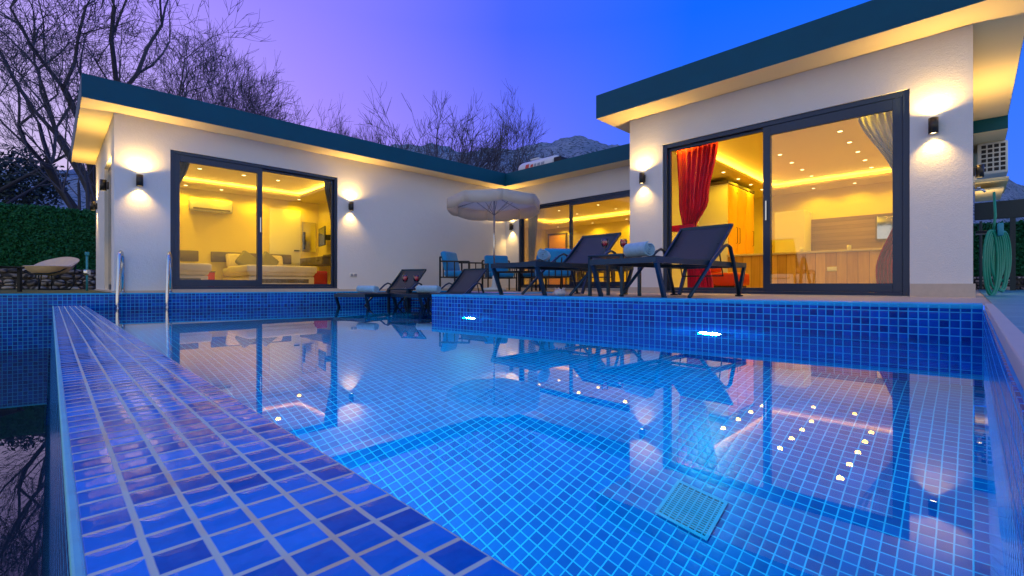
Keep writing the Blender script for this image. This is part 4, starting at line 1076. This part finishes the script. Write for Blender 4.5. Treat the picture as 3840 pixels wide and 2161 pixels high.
# ------------------------------------------------------------------ trees
def bare_tree(name, label, px, D, height, spread, seed, levels=6, kids=4, lean=0., trunk_h=.22, r0=None, tw=.010, limbs=4, wide=1., curl=.20):
    rnd = random.Random(seed); t = (px-1920)/1729; lat = D*t
    x, y = (D+lat)*q, (D-lat)*q
    o = thing(name, label, 'tree', (x, y, -.04), 0, 'bare winter trees behind the villa')
    T = MB(); B = MB(); r0 = r0 or height*.017
    right = Vector((q, -q, 0))
    def grow(p, d, L, r, lev):
        segs = 4 if lev < 2 else 3; pts = [p]; cur = p; dd = d.copy(); nodes = []
        for s in range(segs):
            w = .14 if lev < 2 else curl
            dd = (dd+Vector((rnd.uniform(-w, w), rnd.uniform(-w, w), rnd.uniform(-w*.5, w*.7)))+Vector((0, 0, .06 if lev > 1 else .02))).normalized()
            cur = cur+dd*(L/segs); pts.append(cur); nodes.append((cur, dd.copy()))
        r1 = r*.62
        rs = [r+(r1-r)*i/segs for i in range(segs+1)]
        (T if lev < 2 else B).tube(pts, rs, 7 if lev < 2 else (4 if lev < 4 else 3), cap=False)
        if lev >= levels-1: return
        n = kids if lev else limbs
        for k in range(n):
            pi, pd = nodes[-1] if k < 2 else nodes[rnd.randrange(max(0, segs-3), segs)]
            a = pd.orthogonal().normalized(); a.rotate(Matrix.Rotation(rnd.uniform(0, 6.283), 3, pd))
            an = rnd.uniform(.30, .75)*spread if lev else rnd.uniform(.35, .62)*spread
            nd_ = (pd*math.cos(an)+a*math.sin(an)).normalized()
            grow(pi, nd_, L*rnd.uniform(.58, .82)*(1. if lev else height*.30/(height*trunk_h)*1.0), max(tw*.8, r1*rnd.uniform(.58, .82)), lev+1)
    grow(Vector((0, 0, 0)), (Vector((0, 0, 1))+right*lean).normalized(), height*trunk_h, r0, 0)
    zz = sorted(v[2] for v in B.v); zm = zz[int(len(zz)*.975)]; k = height/zm
    for m_ in (T, B): m_.v = [(v[0]*k*wide, v[1]*k*wide, v[2]*k) for v in m_.v]
    T.build('trunk', M['bark'], o); B.build('crown', M['twig'], o)
    return o
bare_tree('bare_tree', 'largest bare tree towering over the left roof corner', 400, 22, 17.0, 1.15, 21, levels=8, kids=3, tw=.009, limbs=6, wide=1.1, r0=.36)
bare_tree('bare_tree', 'tall bare tree at the far left edge with arching branches', -120, 22, 15.0, 1.3, 33, levels=8, kids=3, tw=.008, lean=.12, limbs=6, wide=1.3, r0=.15)
bare_tree('bare_tree', 'rounded bare tree just right of the largest tree above the left roof', 815, 30, 13.6, 1.0, 9, levels=7, kids=4, tw=.010, limbs=6, wide=.78)
bare_tree('bare_tree', 'small bare tree top peeking over the left roof before the hill', 1345, 38, 13.0, .75, 14, levels=7, kids=4, tw=.012, wide=.7)
bare_tree('bare_tree', 'wide bare tree above the middle of the villa', 1640, 31, 11.8, 1.0, 6, levels=6, kids=4, tw=.012, limbs=6, wide=.95)
bare_tree('bare_tree', 'bare tree right of the wide one behind the solar water tank', 1995, 33, 11.6, .9, 17, levels=7, kids=4, tw=.011, wide=1.)
bare_tree('bare_tree', 'low bare tree in the roof valley left of the water tank', 1870, 30, 9.0, .9, 27, levels=7, kids=3, tw=.011)
bare_tree('bare_tree', 'slender leaning bare tree beside the left villa corner', 300, 17, 8.2, .9, 41, levels=7, kids=3, tw=.007, lean=.1, limbs=5)
# evergreen at the far left
ev = thing('evergreen_tree', 'dark leafy evergreen tree low at the far left edge', 'tree', ((28-28*1.06)*q, (28+28*1.06)*q, -.04))
rnd = random.Random(4); T = MB().tube([(0, 0, 0), (.1, 0, 3), (0, .1, 6.2)], [.22, .17, .06], 8); T.build('trunk', M['bark'], ev)
g = MB()
for k in range(2600):
    a, b, c = rnd.gauss(0, 1), rnd.gauss(0, 1), rnd.gauss(0, .9); l = math.sqrt(a*a+b*b+c*c); rr_ = rnd.uniform(.55, 1)**.5*(1+.25*math.sin(3*a+5*b))
    p = Vector((a/l*1.7*rr_, b/l*1.7*rr_, 6.4+c/l*1.8*rr_)); s = rnd.uniform(.08, .2)
    u = Vector((rnd.uniform(-1, 1), rnd.uniform(-1, 1), rnd.uniform(-1, 1))).normalized(); v = u.orthogonal().normalized()
    g.add([p-u*s, p+v*s*.5, p+u*s, p-v*s*.5], [(0, 1, 2, 3)])
g.build('crown', M['leaf'], ev)
